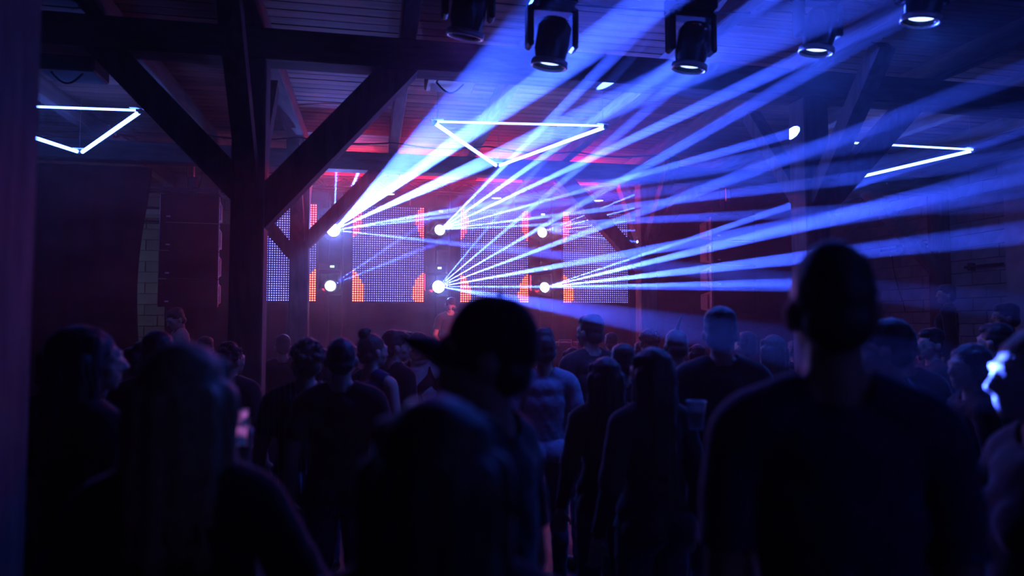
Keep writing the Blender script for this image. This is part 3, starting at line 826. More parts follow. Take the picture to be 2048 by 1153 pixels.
def shell(me, keep, offset, name, wrinkle=0.0, relax=0):
    V = verts_np(me); N = normals_np(me)
    ls, lt, vi = faces_np(me)
    off = offset if isinstance(offset, np.ndarray) else np.full(len(V), offset)
    if wrinkle:
        off = off + wrinkle * (np.sin(V[:, 2] * 55 + 9 * np.sin(V[:, 0] * 11)) * np.sin(V[:, 0] * 21 + V[:, 1] * 17 + V[:, 2] * 8))
    P_ = V + N * off[:, None]
    idx = -np.ones(len(V), dtype=np.int64)
    faces = []
    for a, n in zip(ls, lt):
        f = vi[a:a + n]
        if keep[f].all(): faces.append(f)
    used = np.unique(np.concatenate(faces)) if faces else np.array([], int)
    idx[used] = np.arange(len(used))
    Q = P_[used]
    F = [idx[f] for f in faces]
    if relax:
        E = np.concatenate([np.stack([f, np.roll(f, -1)], 1) for f in F])
        for _ in range(relax):
            acc = np.zeros_like(Q); cnt = np.zeros(len(Q))
            np.add.at(acc, E[:, 0], Q[E[:, 1]]); np.add.at(cnt, E[:, 0], 1)
            np.add.at(acc, E[:, 1], Q[E[:, 0]]); np.add.at(cnt, E[:, 1], 1)
            Q = Q * 0.5 + 0.5 * acc / np.maximum(cnt, 1)[:, None]
    out = bpy.data.meshes.new(name)
    out.from_pydata(Q.tolist(), [], [f.tolist() for f in F])
    out.polygons.foreach_set('use_smooth', [True] * len(out.polygons))
    return out

def hand_prims(w_, d, side, curl):
    """palm and five fingers from wrist w_ pointing along d; palm normal towards the body"""
    w_ = np.array(w_, float); d = np.array(d, float); d /= np.linalg.norm(d)
    ref = np.array([0, 0, 1.0]) if abs(d[2]) < 0.8 else np.array([0, 1.0, 0])
    s_ = np.cross(d, ref); s_ /= np.linalg.norm(s_)          # across the knuckles
    n = np.cross(s_, d)                                       # palm normal
    if n[0] * side > 0: n = -n
    s_ = np.cross(d, n)
    if (s_ @ np.array([0, 1.0, 0.3])) < 0: s_ = -s_           # thumb side forward / up
    pr = [tcap(w_, w_ + d * 0.03, 0.026, 0.028, 'hand')]
    for k in (-1.5, -0.5, 0.5, 1.5):
        pr.append(tcap(w_ + d * 0.02 + s_ * k * 0.014, w_ + d * 0.085 + s_ * k * 0.02, 0.014, 0.0125, 'hand'))
    L = {1.5: (0.042, 0.026, 0.02), 0.5: (0.047, 0.03, 0.022), -0.5: (0.044, 0.028, 0.02), -1.5: (0.034, 0.02, 0.018)}
    for k, seg in L.items():
        p = w_ + d * 0.088 + s_ * k * 0.021; a = curl * 0.6; r = 0.0095
        fan = s_ * k * 0.055
        for l in seg:
            dirv = (d + fan) * math.cos(a) + n * math.sin(a); dirv /= np.linalg.norm(dirv)
            q = p + dirv * l
            pr.append(tcap(p, q, r, r * 0.92, 'hand')); p = q; a += curl; r *= 0.93
    p = w_ + d * 0.03 + s_ * 0.024
    for l, ang in ((0.04, 0.75), (0.032, 0.5), (0.026, 0.3)):
        dirv = d * math.cos(ang) + s_ * math.sin(ang) + n * 0.25; dirv /= np.linalg.norm(dirv)
        q = p + dirv * l; pr.append(tcap(p, q, 0.0125 if l > 0.035 else 0.0105, 0.0105 if l > 0.035 else 0.0095, 'hand')); p = q
    return pr

HEAD_PIVOT = np.array([0, -0.01, 1.53])
def head_matrix(turn, nod, roll):
    R = Matrix.Rotation(math.radians(turn), 3, 'Z') @ Matrix.Rotation(math.radians(-nod), 3, 'X') @ Matrix.Rotation(math.radians(roll), 3, 'Y')
    return np.array(R)
def xf(prims, R, piv):
    out = []
    for p in prims:
        if p[0] == 'e': out.append(('e', (p[1] - piv) @ R.T + piv, p[2], R @ p[3], 0, p[5]))
        else: out.append(('c', (p[1] - piv) @ R.T + piv, (p[2] - piv) @ R.T + piv, p[3], p[4], p[5]))
    return out

POSES = {  # elbow, wrist, hand direction for the right side (x > 0); left mirrored unless given
 'down':  dict(r=((.242, -.03, 1.14), (.25, .06, .90), (0, .18, -1), .35), l=((-.242, -.03, 1.14), (-.25, .05, .90), (0, .15, -1), .35)),
 'tight': dict(r=((.212, -.01, 1.13), (.20, .15, .94), (0, .5, -.8), .35), l=((-.212, -.01, 1.13), (-.20, .14, .94), (0, .5, -.8), .35)),
 'dance': dict(r=((.29, .04, 1.17), (.22, .25, 1.10), (-.2, .9, .25), .5), l=((-.28, .02, 1.16), (-.24, .24, 1.06), (.1, .9, .1), .5)),
 'phone': dict(r=((.27, .08, 1.17), (.12, .30, 1.33), (-.35, .2, .9), .75), l=((-.27, .06, 1.16), (-.09, .31, 1.24), (.4, .3, .8), .75)),
 'cup':   dict(r=((.27, -.02, 1.14), (.27, .07, .90), (0, .18, -1), .35), l=((-.28, .05, 1.17), (-.24, .30, 1.22), (.25, .75, .45), .75)),
 'crown': dict(r=((.34, .10, 1.60), (.17, .04, 1.74), (-.9, -.25, .05), .25), l=((-.265, -.03, 1.14), (-.25, .08, .90), (0, .18, -1), .35)),
 'dj':    dict(r=((.27, .12, 1.14), (.20, .36, 1.03), (-.1, .9, -.4), .4), l=((-.27, .12, 1.14), (-.24, .36, 1.02), (.1, .9, -.4), .4)),
}
def body_prims(sex, pose, turn, nod, roll, lean):
    m = 1.0 if sex == 'm' else 0.9
    sh = 0.170 if sex == 'm' else 0.150
    L = []
    wst = .140 if sex == 'm' else .118
    L += [ell((0, 0, .955), (.165, .118, .11), 'pelvis')]
    for k in range(7):
        q = k / 6; zz = 1.02 + .26 * q
        rx = wst + (.163 - wst) * max(0, 1 - q / .45) ** 1.6 + (.160 * m - wst) * max(0, (q - .4) / .6) ** 1.3
        L.append(ell((0, 0, zz), (rx, .098 + .012 * q, .085), 'torso'))
    L += [ell((0, .0, 1.28), (.162 * m, .115 * m, .15), 'torso'),
          ell((0, -.015, 1.38), (.165 * m, .095, .085), 'torso'), tcap((-sh + .03, -.01, 1.415), (sh - .03, -.01, 1.415), .066 * m, .066 * m, 'torso')]
    for s_ in (-1, 1):
        L += [tcap((s_ * .05, -.025, 1.475), (s_ * (sh - .01), -.012, 1.425), .045, .055 * m, 'torso'), ell((s_ * sh, -.01, 1.405), (.062 * m, .062 * m, .065), 'torso')]
        if sex == 'f': L.append(ell((s_ * .066, .072, 1.275), (.062, .052, .062), 'torso'))
        else: L.append(ell((s_ * .065, .058, 1.31), (.085, .05, .08), 'torso'))
        L += [ell((s_ * .08, -.07, .94), (.085, .075, .095), 'pelvis'),
              tcap((s_ * .085, 0, .90), (s_ * .10, .012, .50), .086, .056, 'leg'), tcap((s_ * .10, -.005, .48), (s_ * .105, -.02, .10), .053, .036, 'leg'), ell((s_ * .102, -.035, .36), (.05, .052, .11), 'leg'),
              tcap((s_ * .105, -.03, .045), (s_ * .12, .13, .03), .042, .032, 'foot'), ell((s_ * .105, -.035, .06), (.036, .045, .05), 'foot')]
        e, w_, hd, curl = POSES[pose]['r' if s_ > 0 else 'l']
        shp = (s_ * (sh + .012), -.01, 1.40)
        k = 1.0 if sex == 'm' else .87
        e = (e[0] * (0.4 + 0.6 * k), e[1], e[2]); 
        L += [tcap(shp, e, .053 * m, .041 * m, 'uparm'), tcap(e, w_, .041 * m, .027 * m, 'forearm')]
        hp_ = hand_prims((0, 0, 0), hd, s_, curl); sw = np.array(w_, float)
        L += [(p[0], p[1] * .9 + sw, p[2] * .9 + sw, p[3] * .95, p[4] * .95, p[5]) for p in hp_]
    L += [tcap((0, -.025, 1.44), (0, -.012, 1.57), .058 * m, .052 * m, 'neck')]
    hd = [ell((0, -.008, 1.648), (.076, .096, .100), 'head'), ell((0, .028, 1.585), (.060, .068, .062), 'head'), ell((0, .068, 1.545), (.027, .022, .020), 'head'),
          ell((0, .062, 1.635), (.062, .034, .045), 'head'), ell((0, .086, 1.66), (.05, .012, .012), 'head'),
          tcap((0, .090, 1.645), (0, .108, 1.607), .009, .0135, 'head'), ell((.012, .097, 1.602), (.009, .010, .008), 'head'), ell((-.012, .097, 1.602), (.009, .010, .008), 'head'),
          ell((0, .089, 1.575), (.022, .010, .006), 'head'), ell((0, .087, 1.565), (.019, .011, .007), 'head'),
          ell((.048, .052, 1.605), (.022, .022, .02), 'head'), ell((-.048, .052, 1.605), (.022, .022, .02), 'head')]
    for s_ in (-1, 1):
        hd += [ell((s_ * .079, -.008, 1.615), (.008, .020, .031), 'ear', (0, 0, s_ * -.35)), ell((s_ * .083, -.018, 1.622), (.007, .012, .024), 'ear', (0, 0, s_ * -.5))]
    R = head_matrix(turn, nod, roll)
    L += xf(hd, R, HEAD_PIVOT)
    if lean:
        RL = np.array(Matrix.Rotation(math.radians(-lean), 3, 'X')); piv = np.array([0, 0, .95])
        L = [q for p in L for q in ([p] if p[5] in ('leg', 'foot', 'pelvis') else xf([p], RL, piv))]
    return L

def hair_prims(kind):
    top = ell((0, -.018, 1.660), (.083, .097, .098), 'hair')
    nape = ell((0, -.055, 1.605), (.072, .058, .060), 'hair')
    if kind == 'buzz': return [ell((0, -.017, 1.656), (.0795, .0945, .0965), 'hair'), ell((0, -.055, 1.605), (.067, .052, .055), 'hair')]
    if kind == 'short': return [top, nape, ell((0, .02, 1.715), (.066, .070, .048), 'hair'), ell((0, -.03, 1.70), (.08, .085, .07), 'hair')]
    if kind == 'tall': return [top, nape, ell((0, .01, 1.735), (.07, .085, .06), 'hair'), ell((.02, .03, 1.76), (.045, .05, .04), 'hair')]
    if kind == 'curly':
        L = [top, nape]; r_ = random.Random(5)
        for k in range(70):
            th = r_.uniform(0, 2 * PI); ph = r_.uniform(-.25, 1.5)
            L.append(ell((.082 * math.cos(th) * math.cos(ph), -.03 + .092 * math.sin(th) * math.cos(ph) - (0.02 if math.sin(th) > 0.5 and ph < .5 else 0), 1.665 + .092 * math.sin(ph)), (.02, .02, .02), 'hair')) if not (math.sin(th) > 0.45 and ph < .45) else None
        return L
    if kind in ('long', 'verylong', 'bob'):
        z1 = {'bob': 1.50, 'long': 1.32, 'verylong': 1.18}[kind]
        L = [ell((0, -.018, 1.662), (.088, .100, .100), 'hair'), ell((0, -.06, 1.58), (.085, .06, .09), 'hair')]
        for k, x in enumerate((-.08, -.055, -.02, .02, .055, .08)):
            y = -.025 if abs(x) > .07 else (-.07 if abs(x) > .04 else -.085)
            L.append(tcap((x, y, 1.64), (x * 1.12, y - .018, z1 + (0.03 if k % 2 else 0)), .034, .022, 'hair'))
        for s_ in (-1, 1): L.append(tcap((s_ * .068, .012, 1.70), (s_ * .088, .012, z1 + .10), .024, .018, 'hair'))
        return L
    if kind == 'bun': return [top, nape, ell((0, -.072, 1.752), (.042, .042, .040), 'hair'), ell((.012, -.05, 1.772), (.025, .025, .02), 'hair')]
    if kind == 'pony': return [top, nape, ell((0, -.105, 1.70), (.03, .03, .03), 'hair'), tcap((0, -.115, 1.695), (0, -.15, 1.60), .026, .024, 'hair'), tcap((0, -.15, 1.60), (0, -.14, 1.44), .024, .010, 'hair')]
    if kind == 'plume': return [ell((0, -.017, 1.656), (.0795, .0945, .0965), 'hair'), nape, tcap((0, -.03, 1.745), (.012, -.05, 1.80), .014, .011, 'hair'), tcap((.012, -.05, 1.80), (.04, -.05, 1.86), .011, .004, 'hair')]
    if kind == 'beard': return []

BODY, HAIR, CAPS = {}, {}, {}
def get_body(sex, pose, turn, nod, roll, lean, shirt):
    key = (sex, pose, turn, nod, roll, lean)
    if key not in BODY:
        pr = body_prims(sex, pose, turn, nod, roll, lean)
        me = fuse(pr, 0.009, 2, 'body')
        lab, tt = nearest(pr, verts_np(me))
        BODY[key] = dict(me=me, lab=lab, tt=tt, R=head_matrix(turn, nod, roll), lean=lean)
    B = BODY[key]
    if shirt not in B:
        me, lab, tt = B['me'], B['lab'], B['tt']
        V = verts_np(me)
        tors = (lab == 'torso')
        zz = V[:, 2]
        if shirt == 'tee': arm = (lab == 'uparm') & (tt < 0.72); off = 0.014
        elif shirt == 'tank': arm = np.zeros(len(V), bool); off = 0.008
        elif shirt == 'strap': arm = np.zeros(len(V), bool); off = 0.007
        else: arm = (lab == 'uparm') | (lab == 'forearm'); off = 0.02 if shirt == 'jacket' else 0.014
        keep = tors | arm | ((lab == 'pelvis') & (zz > 0.90))
        if shirt == 'jacket': keep |= ((lab == 'pelvis') & (zz > .84)) | ((lab == 'neck') & (tt < .35))
        if shirt in ('long', 'tee'): keep |= ((lab == 'neck') & (tt < .30))
        if shirt == 'tank': keep &= ~(tors & (np.abs(V[:, 0]) > .155))
        if shirt == 'strap': keep &= ~(tors & (zz > 1.36) & (np.abs(np.abs(V[:, 0]) - .10) > .022))
        o = np.full(len(V), off)
        o[lab == 'uparm'] += 0.012 * tt[lab == 'uparm']
        low = np.clip((1.25 - zz) / 0.3, 0, 1) * tors
        o += 0.010 * low
        o[lab == 'pelvis'] += 0.010
        B[shirt] = shell(me, keep, o, 'shirt', 0.004, 14)
    if 'trousers' not in B:
        me, lab, tt = B['me'], B['lab'], B['tt']; V = verts_np(me)
        B['trousers'] = shell(me, ((lab == 'leg') & (V[:, 2] > .09)) | ((lab == 'pelvis') & (V[:, 2] < 1.0)), 0.010, 'trousers', 0.003, 1)
        B['shoes'] = shell(me, (lab == 'foot') | ((lab == 'leg') & (V[:, 2] < .12)), 0.008, 'shoes')
    return B

def head_place(prims, R, lean):
    L = xf(prims, R, HEAD_PIVOT)
    if lean:
        RL = np.array(Matrix.Rotation(math.radians(-lean), 3, 'X')); L = xf(L, RL, np.array([0, 0, .95]))
    return L
def head_tf(R, lean):
    T = Matrix.Translation(Vector(HEAD_PIVOT)) @ Matrix(R.tolist()).to_4x4() @ Matrix.Translation(-Vector(HEAD_PIVOT))
    if lean:
        T = Matrix.Translation((0, 0, .95)) @ Matrix.Rotation(math.radians(-lean), 4, 'X') @ Matrix.Translation((0, 0, -.95)) @ T
    return T

def get_hair(kind):
    if kind not in HAIR:
        me = fuse(hair_prims(kind), 0.0075, 2 if kind != 'curly' else 1, 'hair')
        V = verts_np(me); N = normals_np(me)
        amp = {'curly': .005, 'long': .004, 'verylong': .004, 'bob': .004, 'bun': .003, 'pony': .003}.get(kind, .0022)
        th = np.arctan2(V[:, 0], V[:, 1] + .02)
        V = V + N * (amp * np.sin(th * 34 + 3 * np.sin(V[:, 2] * 30)) * (0.6 + 0.4 * np.sin(V[:, 2] * 60)))[:, None]
        me.vertices.foreach_set('co', V.ravel())
        me.update()
        HAIR[kind] = me
    return HAIR[kind]

def cap_meshes():
    if not CAPS:
        cr = MB()
        prof = []
        n = 28
        vv, ff = [], []
        rings = 9
        for j in range(rings):
            ph = j / (rings - 1) * PI / 2
            for k in range(n):
                an = 2 * PI * k / n
                k_ = math.cos(ph) ** .75 * (1 - .05 * (1 - min(1, j / 2.5))); vv.append((.084 * math.cos(an) * k_, -.012 + .104 * math.sin(an) * k_, 1.632 + .132 * math.sin(ph)))
        for j in range(rings - 1):
            for k in range(n): ff.append((j*n+k, j*n+(k+1)%n, (j+1)*n+(k+1)%n, (j+1)*n+k))
        for k in range(n):
            an = 2 * PI * k / n
            vv.append((.076 * math.cos(an), -.012 + .095 * math.sin(an), 1.634))
        b0 = rings * n
        for k in range(n): ff.append((k, (k+1)%n, b0+(k+1)%n, b0+k))
        CAPS['crown'] = cr.add(vv, ff).mesh('cap_crown', None, True)
        vv, ff = [], []
        m_ = 16
        for i in range(m_ + 1):
            x = -.082 + .164 * i / m_; q = x / .082
            y0 = -.036 + .106 * math.sqrt(max(0, 1 - (x / .0905) ** 2))
            y1 = y0 + .108 * math.sqrt(max(0, 1 - abs(q) ** 3.0)) + .004
            for (y, dz) in ((y0, 0), ((y0 + y1) / 2, .004), (y1, -.004)):
                vv.append((x, y, 1.655 + dz - .042 * q * q)); 
        nn = len(vv)
        vv += [(a, b, c - .006) for a, b, c in vv]
        for i in range(m_):
            for j in range(2):
                a = i * 3 + j
                ff.append((a, a + 3, a + 4, a + 1)); ff.append((nn + a, nn + a + 1, nn + a + 4, nn + a + 3))
            ff.append((i*3+2, i*3+5, nn+i*3+5, nn+i*3+2)); ff.append((i*3, nn+i*3, nn+i*3+3, i*3+3))
        CAPS['brim'] = MB().add(vv, ff).mesh('cap_brim', None, True)
        CAPS['button'] = MB().lathe([(0.0, .012), (.007, .009), (.009, 0), (0, 0)], 10, Matrix.Translation((0, -.012, 1.765))).mesh('cap_button', None, True)
    return CAPS

EYE_ME = {}
def cloth(name, col, rough=.85): return mat('cloth_' + name, col, rough, var=.2, scale=40, bump=.15, spec=.15, sheen=.45)
CL = {'black': cloth('black', (.012, .012, .014)), 'navy': cloth('navy', (.04, .05, .11)), 'grey': cloth('grey', (.22, .22, .24)), 'white': cloth('white', (.75, .75, .75)),
      'charcoal': cloth('charcoal', (.04, .04, .045)), 'beige': cloth('beige', (.42, .36, .30)), 'denim': cloth('denim', (.05, .07, .13)), 'maroon': cloth('maroon', (.12, .02, .03)), 'paleblue': cloth('paleblue', (.32, .38, .48))}
HM = {'dark': mat('dark_hair', (.018, .013, .010), .55, var=.3, scale=60, spec=.5, sheen=.6), 'brown': mat('brown_hair', (.055, .032, .018), .55, var=.3, scale=60, spec=.5, sheen=.6), 'blond': mat('blond_hair', (.36, .25, .13), .55, var=.3, scale=50, spec=.5, sheen=.6),
      'red': mat('auburn_hair', (.20, .06, .03), .45, var=.3, scale=60), 'black': mat('black_hair', (.008, .008, .009), .55, var=.2, scale=60, spec=.6, sheen=.6)}
SK = {'light': mat('light_skin', (.52, .33, .25), .5, var=.06, scale=30, spec=.4), 'tan': mat('tan_skin', (.38, .22, .15), .5, var=.06, scale=30, spec=.4), 'deep': mat('deep_skin', (.12, .065, .045), .45, var=.06, scale=30, spec=.45)}
EYEM = mat('eye', (.10, .08, .07), .12, spec=.8)
SHOE = mat('shoe_leather', (.02, .02, .02), .5)

def striped(base, line):
    m = mat('striped_cloth', base, .85)
    nt = m.node_tree; b = nt.nodes['Principled BSDF']
    tc = nt.nodes.new('ShaderNodeTexCoord'); sx = nt.nodes.new('ShaderNodeSeparateXYZ'); mm = nt.nodes.new('ShaderNodeMath'); mm.operation = 'MULTIPLY'; mm.inputs[1].default_value = 34
    fr = nt.nodes.new('ShaderNodeMath'); fr.operation = 'FRACT'; lt = nt.nodes.new('ShaderNodeMath'); lt.operation = 'LESS_THAN'; lt.inputs[1].default_value = .14
    mx = nt.nodes.new('ShaderNodeMix'); mx.data_type = 'RGBA'; mx.inputs[6].default_value = (*base, 1); mx.inputs[7].default_value = (*line, 1)
    nt.links.new(tc.outputs['Object'], sx.inputs[0]); nt.links.new(sx.outputs[0], mm.inputs[0]); nt.links.new(mm.outputs[0], fr.inputs[0]); nt.links.new(fr.outputs[0], lt.inputs[0])
    nt.links.new(lt.outputs[0], mx.inputs[0]); nt.links.new(mx.outputs[2], b.inputs['Base Color'])
    return m
CL['striped'] = striped((.012, .012, .016), (.35, .38, .45))
def printed():
    m = mat('printed_cloth', (.012, .012, .014), .85)
    nt = m.node_tree; b = nt.nodes['Principled BSDF']
    tc = nt.nodes.new('ShaderNodeTexCoord'); vo = nt.nodes.new('ShaderNodeTexVoronoi'); vo.inputs['Scale'].default_value = 13
    mpn = nt.nodes.new('ShaderNodeMapping'); mpn.inputs['Rotation'].default_value = (0, .5, .3); mpn.inputs['Scale'].default_value = (1, .3, .55)
    gt = nt.nodes.new('ShaderNodeMath'); gt.operation = 'GREATER_THAN'; gt.inputs[1].default_value = .56
    sc = nt.nodes.new('ShaderNodeSeparateColor')
    mx = nt.nodes.new('ShaderNodeMix'); mx.data_type = 'RGBA'; mx.inputs[6].default_value = (.012, .012, .014, 1); mx.inputs[7].default_value = (.75, .72, .66, 1)
    nt.links.new(tc.outputs['Object'], mpn.inputs[0]); nt.links.new(mpn.outputs[0], vo.inputs['Vector']); nt.links.new(vo.outputs['Color'], sc.inputs[0]); nt.links.new(sc.outputs[0], gt.inputs[0])
    nt.links.new(gt.outputs[0], mx.inputs[0]); nt.links.new(mx.outputs[2], b.inputs['Base Color'])
    return m
CL['printed'] = printed()

def set_mat(o, m):
    if len(o.data.materials) == 0: o.data.materials.append(m)
    o.material_slots[0].link = 'OBJECT'; o.material_slots[0].material = m
    return o

def person(px, ytop, D, label, sex='m', pose='down', turn=0, nod=0, roll=0, lean=0, rz=0, hair='short', hcol='dark', shirt='tee', scol='black', tcol='denim', skin='light',
           cap=None, floor=0.0, extra=None, xy=None, wide=1.0, group='people in the crowd'):
    top = at_D(px, ytop, D)
    B = get_body(sex, pose, turn, nod, roll, lean, shirt)
    hp = head_tf(B['R'], lean) @ Vector((0, -.01, 1.765 if cap else {'bun': 1.79, 'tall': 1.79, 'plume': 1.755, 'buzz': 1.752}.get(hair, 1.762)))
    rzr = math.radians(rz)
    sc = (top.z - floor) / hp.z
    off = Matrix.Rotation(rzr, 3, 'Z') @ Vector((hp.x, hp.y, 0)) * sc
    loc = (top.x - off.x, top.y - off.y, floor + 0.012)
    t = empty('person', loc, rzr, label, 'person', group)
    t.scale = (sc * wide, sc * wide, sc)
    T = head_tf(B['R'], lean)
    set_mat(add_mesh('body', B['me'], t), SK[skin])
    set_mat(add_mesh('shirt', B[shirt], t), CL[scol])
    set_mat(add_mesh('trousers', B['trousers'], t), CL[tcol])
    set_mat(add_mesh('shoes', B['shoes'], t), SHOE)
    if hair:
        o = set_mat(add_mesh('hair', get_hair(hair), t), HM[hcol]); o.matrix_basis = T
    if 'eye' not in EYE_ME:
        EYE_ME['eye'] = MB().add(*ico(2), Matrix.Diagonal((.0115, .0115, .0115, 1))).mesh('eye', EYEM, True)
    for s_ in (-1, 1):
        o = add_mesh('eye', EYE_ME['eye'], t); o.matrix_basis = T @ Matrix.Translation((s_ * .031, .0795, 1.632))
    if cap:
        cm = cap_meshes()
        c = set_mat(add_mesh('cap', cm['crown'], t), CL[cap]); c.matrix_basis = T
        set_mat(add_mesh('brim', cm['brim'], c), CL[cap]); set_mat(add_mesh('button', cm['button'], c), M['steel'])
    if extra: extra(t, T, B)
    return t

# ---------------------------------------------------------------- accessories
def headphones(t, T, B):
    pts = [(.088 * math.cos(a), -.012, 1.655 + .112 * math.sin(a)) for a in np.linspace(-.25, PI + .25, 18)]
    h = MB().tube(pts, .008, 8).build('headphones', M['black_gloss'], t, True); h.matrix_basis = T
    for s_ in (-1, 1):
        MB().lathe([(0, .016), (.026, .014), (.036, .004), (.036, -.012), (0, -.014)], 18, Matrix.Translation((s_ * .092, -.01, 1.618)) @ Matrix.Rotation(s_ * PI / 2, 4, 'Y')).build('ear_cup', M['black_gloss'], h, True)
def sunglasses(t, T):
    g = MB()
    for s_ in (-1, 1):
        g.lathe([(0, .004), (.026, .003), (.030, 0), (.026, -.003), (0, -.003)], 16, Matrix.Translation((s_ * .034, .098, 1.628)) @ Matrix.Rotation(-PI / 2 + .1, 4, 'X'))
        g.tube([(s_ * .062, .095, 1.634), (s_ * .080, .04, 1.634), (s_ * .084, -.02, 1.63)], .003, 6)
    g.box((0, .102, 1.634), (.02, .004, .005))
    o = g.build('sunglasses', mat('dark_glass', (.004, .004, .006), .06, spec=.9), t, True); o.matrix_basis = T
def dj_extra(t, T, B):
    headphones(t, T, B); sunglasses(t, T)
def scarf(t, T, B):
    V = MB()
    pts = [(.075 * math.cos(a), -.02 + .075 * math.sin(a), 1.495 + .006 * math.sin(3 * a)) for a in np.linspace(0, 2 * PI, 25)]
    V.tube(pts, .017, 8); V.build('neckerchief', CL['beige'], t, True)
    pts = [(.088 * math.cos(a), -.02 + .095 * math.sin(a), 1.455 - .035 * math.sin(a)) for a in np.linspace(0, 2 * PI, 25)]
    MB().tube(pts, .004, 6).build('necklace', M['steel'], t, True)
def collar(t, T, B):
    pts = [(.078 * math.cos(a), -.02 + .075 * math.sin(a), 1.49 + .012 * math.cos(a) ** 2) for a in np.linspace(-.9, PI + .9, 22)]
    MB().tube(pts, .016, 8).build('collar', CL['beige'], t, True)
def open_jacket(t, T, B):
    for s_ in (-1, 1):
        MB().bar((s_ * .07, .135, 1.02), (s_ * .055, .125, 1.42), .05, .012, (0, 1, 0)).build('lapel', CL['beige'], t)

# ---------------------------------------------------------------- who stands where (head top pixel, distance along the view)
person(1662, 490, 1.30, 'tall short haired man in a navy t-shirt, seen from behind at right', hair='buzz', hcol='dark', scol='navy', rz=-22, pose='tight', wide=.88)
person(998, 602, 1.50, 'man in a dark baseball cap turned to the left, in front of the stage', turn=18, nod=-8, rz=58, hair='buzz', cap='black', scol='black', shirt='tee', pose='down')
person(872, 800, 1.00, 'blurred person with shoulder length hair right at the front of the picture', sex='f', hair='long', hcol='brown', shirt='long', scol='charcoal', rz=-6, wide=1.06)
PHONE = at_D(474, 856, 1.88)
def hold_pose():
    tp = at_D(368, 690, 1.40); sc_ = tp.z / 1.762
    q = (PHONE - Vector((tp.x, tp.y, 0))) / sc_
    wr = Vector((q.x + .005, q.y - .035, q.z - .135))
    POSES['hold'] = dict(r=((.30, .12, 1.12), tuple(wr), (0, .25, 1), .55), l=((-.265, -.03, 1.14), (-.25, .08, .90), (0, .18, -1), .35))
hold_pose()
person(368, 690, 1.40, 'woman with straight blond hair seen from behind, phone in her hand', sex='f', hair='long', hcol='blond', shirt='long', scol='black', pose='hold', rz=0)
person(168, 655, 2.35, 'long haired person turned right at the far left, cheek lit red', sex='f', hair='long', hcol='dark', turn=-20, rz=-45, shirt='tee', scol='black', wide=1.12)
person(2078, 662, 1.7, 'person at the right edge facing left, face struck by a blue beam', sex='f', hair='bob', hcol='blond', rz=70, shirt='long', scol='charcoal', pose='dance')
person(316, 667, 3.7, 'man with slick dark hair behind the blond woman', hair='short', hcol='black', scol='black', rz=10)
person(262, 688, 4.4, 'woman with a small bun and white shirt turned left, left of the blond woman', sex='f', hair='bun', hcol='dark', shirt='tee', scol='white', turn=18, rz=58)
person(345, 620, 8.6, 'man in a pale open jacket looking down beside the painted wall', hair='short', hcol='dark', shirt='jacket', scol='beige', turn=18, nod=22, rz=115, extra=open_jacket, pose='down', floor=0.0)
person(412, 676, 6.7, 'dark haired man left of the thick timber post, hair edged red', hair='short', scol='black', rz=-10)
person(462, 690, 4.7, 'man with tousled hair close left of the thick timber post', hair='curly', scol='charcoal', turn=-20, rz=-20)
person(476, 674, 7.4, 'far person barely seen left of the thick timber post', hair='bun', sex='f', scol='black', rz=0)
person(566, 672, 6.7, 'dark haired man just right of the thick timber post', hair='short', scol='black', rz=6)
person(612, 684, 3.75, 'man with curly hair in a thin striped shirt', hair='curly', hcol='brown', shirt='tee', scol='striped', turn=18, rz=10)
person(683, 679, 3.45, 'man with close cropped hair and bare nape in a black t-shirt', hair='buzz', hcol='black', scol='black', rz=0)
person(646, 700, 4.9, 'person in a white shirt between striped shirt and cropped hair', sex='f', hair='bob', scol='white', rz=8)
person(744, 660, 4.4, 'woman with hair tied in a high bun looking right, navy strap top', sex='f', hair='bun', hcol='brown', turn=-20, rz=-38, shirt='tank', scol='navy')
person(790, 664, 5.0, 'man in profile looking right behind the woman with the bun', hair='short', turn=-20, rz=-60, scol='black')
person(830, 668, 5.6, 'woman with a hand on her head, neckerchief and printed top', sex='f', pose='crown', hair='bob', hcol='brown', turn=-20, nod=18, rz=150, shirt='tee', scol='printed', extra=scarf)
person(1088, 660, 4.5, 'man with tall hair in a grey t-shirt right of the capped man', hair='tall', scol='paleblue', rz=-6)
person(1146, 697, 5.7, 'short person with rounded hair between the grey t-shirt and the lit head', sex='f', hair='bob', hcol='dark', scol='charcoal', rz=0)
person(1181, 632, 5.0, 'tall man with a glint on his hair edge, left of the pink post', hair='short', hcol='brown', scol='charcoal', turn=18, rz=12)
person(1211, 717, 3.5, 'long haired woman in the middle of the crowd, hair down her back', sex='f', hair='verylong', hcol='dark', shirt='long', scol='black', rz=0)
person(1303, 698, 2.95, 'long haired woman beside the other long haired one, lit on the left', sex='f', hair='verylong', hcol='brown', shirt='long', scol='charcoal', turn=18, rz=8)
person(1245, 692, 4.3, 'dark haired person behind the two long haired women', sex='f', hair='short', scol='black', rz=-5)
person(1297, 662, 6.2, 'person with curly auburn hair at the foot of the pink post', hair='curly', hcol='red', scol='black', rz=0)
person(1281, 686, 7.2, 'small far head just left of the curly auburn hair', hair='short', scol='charcoal', rz=0)
person(1352, 660, 4.7, 'person with a thin upright hair tuft catching the blue beam', hair='plume', hcol='brown', scol='black', rz=-5)
person(1441, 619, 3.5, 'man in a dark jacket with a blue rim below the right speaker stack', hair='short', hcol='black', shirt='jacket', scol='charcoal', turn=-20, rz=-12, pose='cup')
person(1492, 667, 5.6, 'person with a red lit ear right of the dark jacket', hair='short', scol='black', rz=10)
person(1546, 672, 5.0, 'long haired person left of the tall man in navy', sex='f', hair='verylong', hcol='brown', scol='charcoal', rz=0)
person(1772, 644, 2.95, 'man in a pale t-shirt right of the tall man in navy, looking left', hair='short', hcol='black', turn=18, nod=0, rz=30, scol='grey')
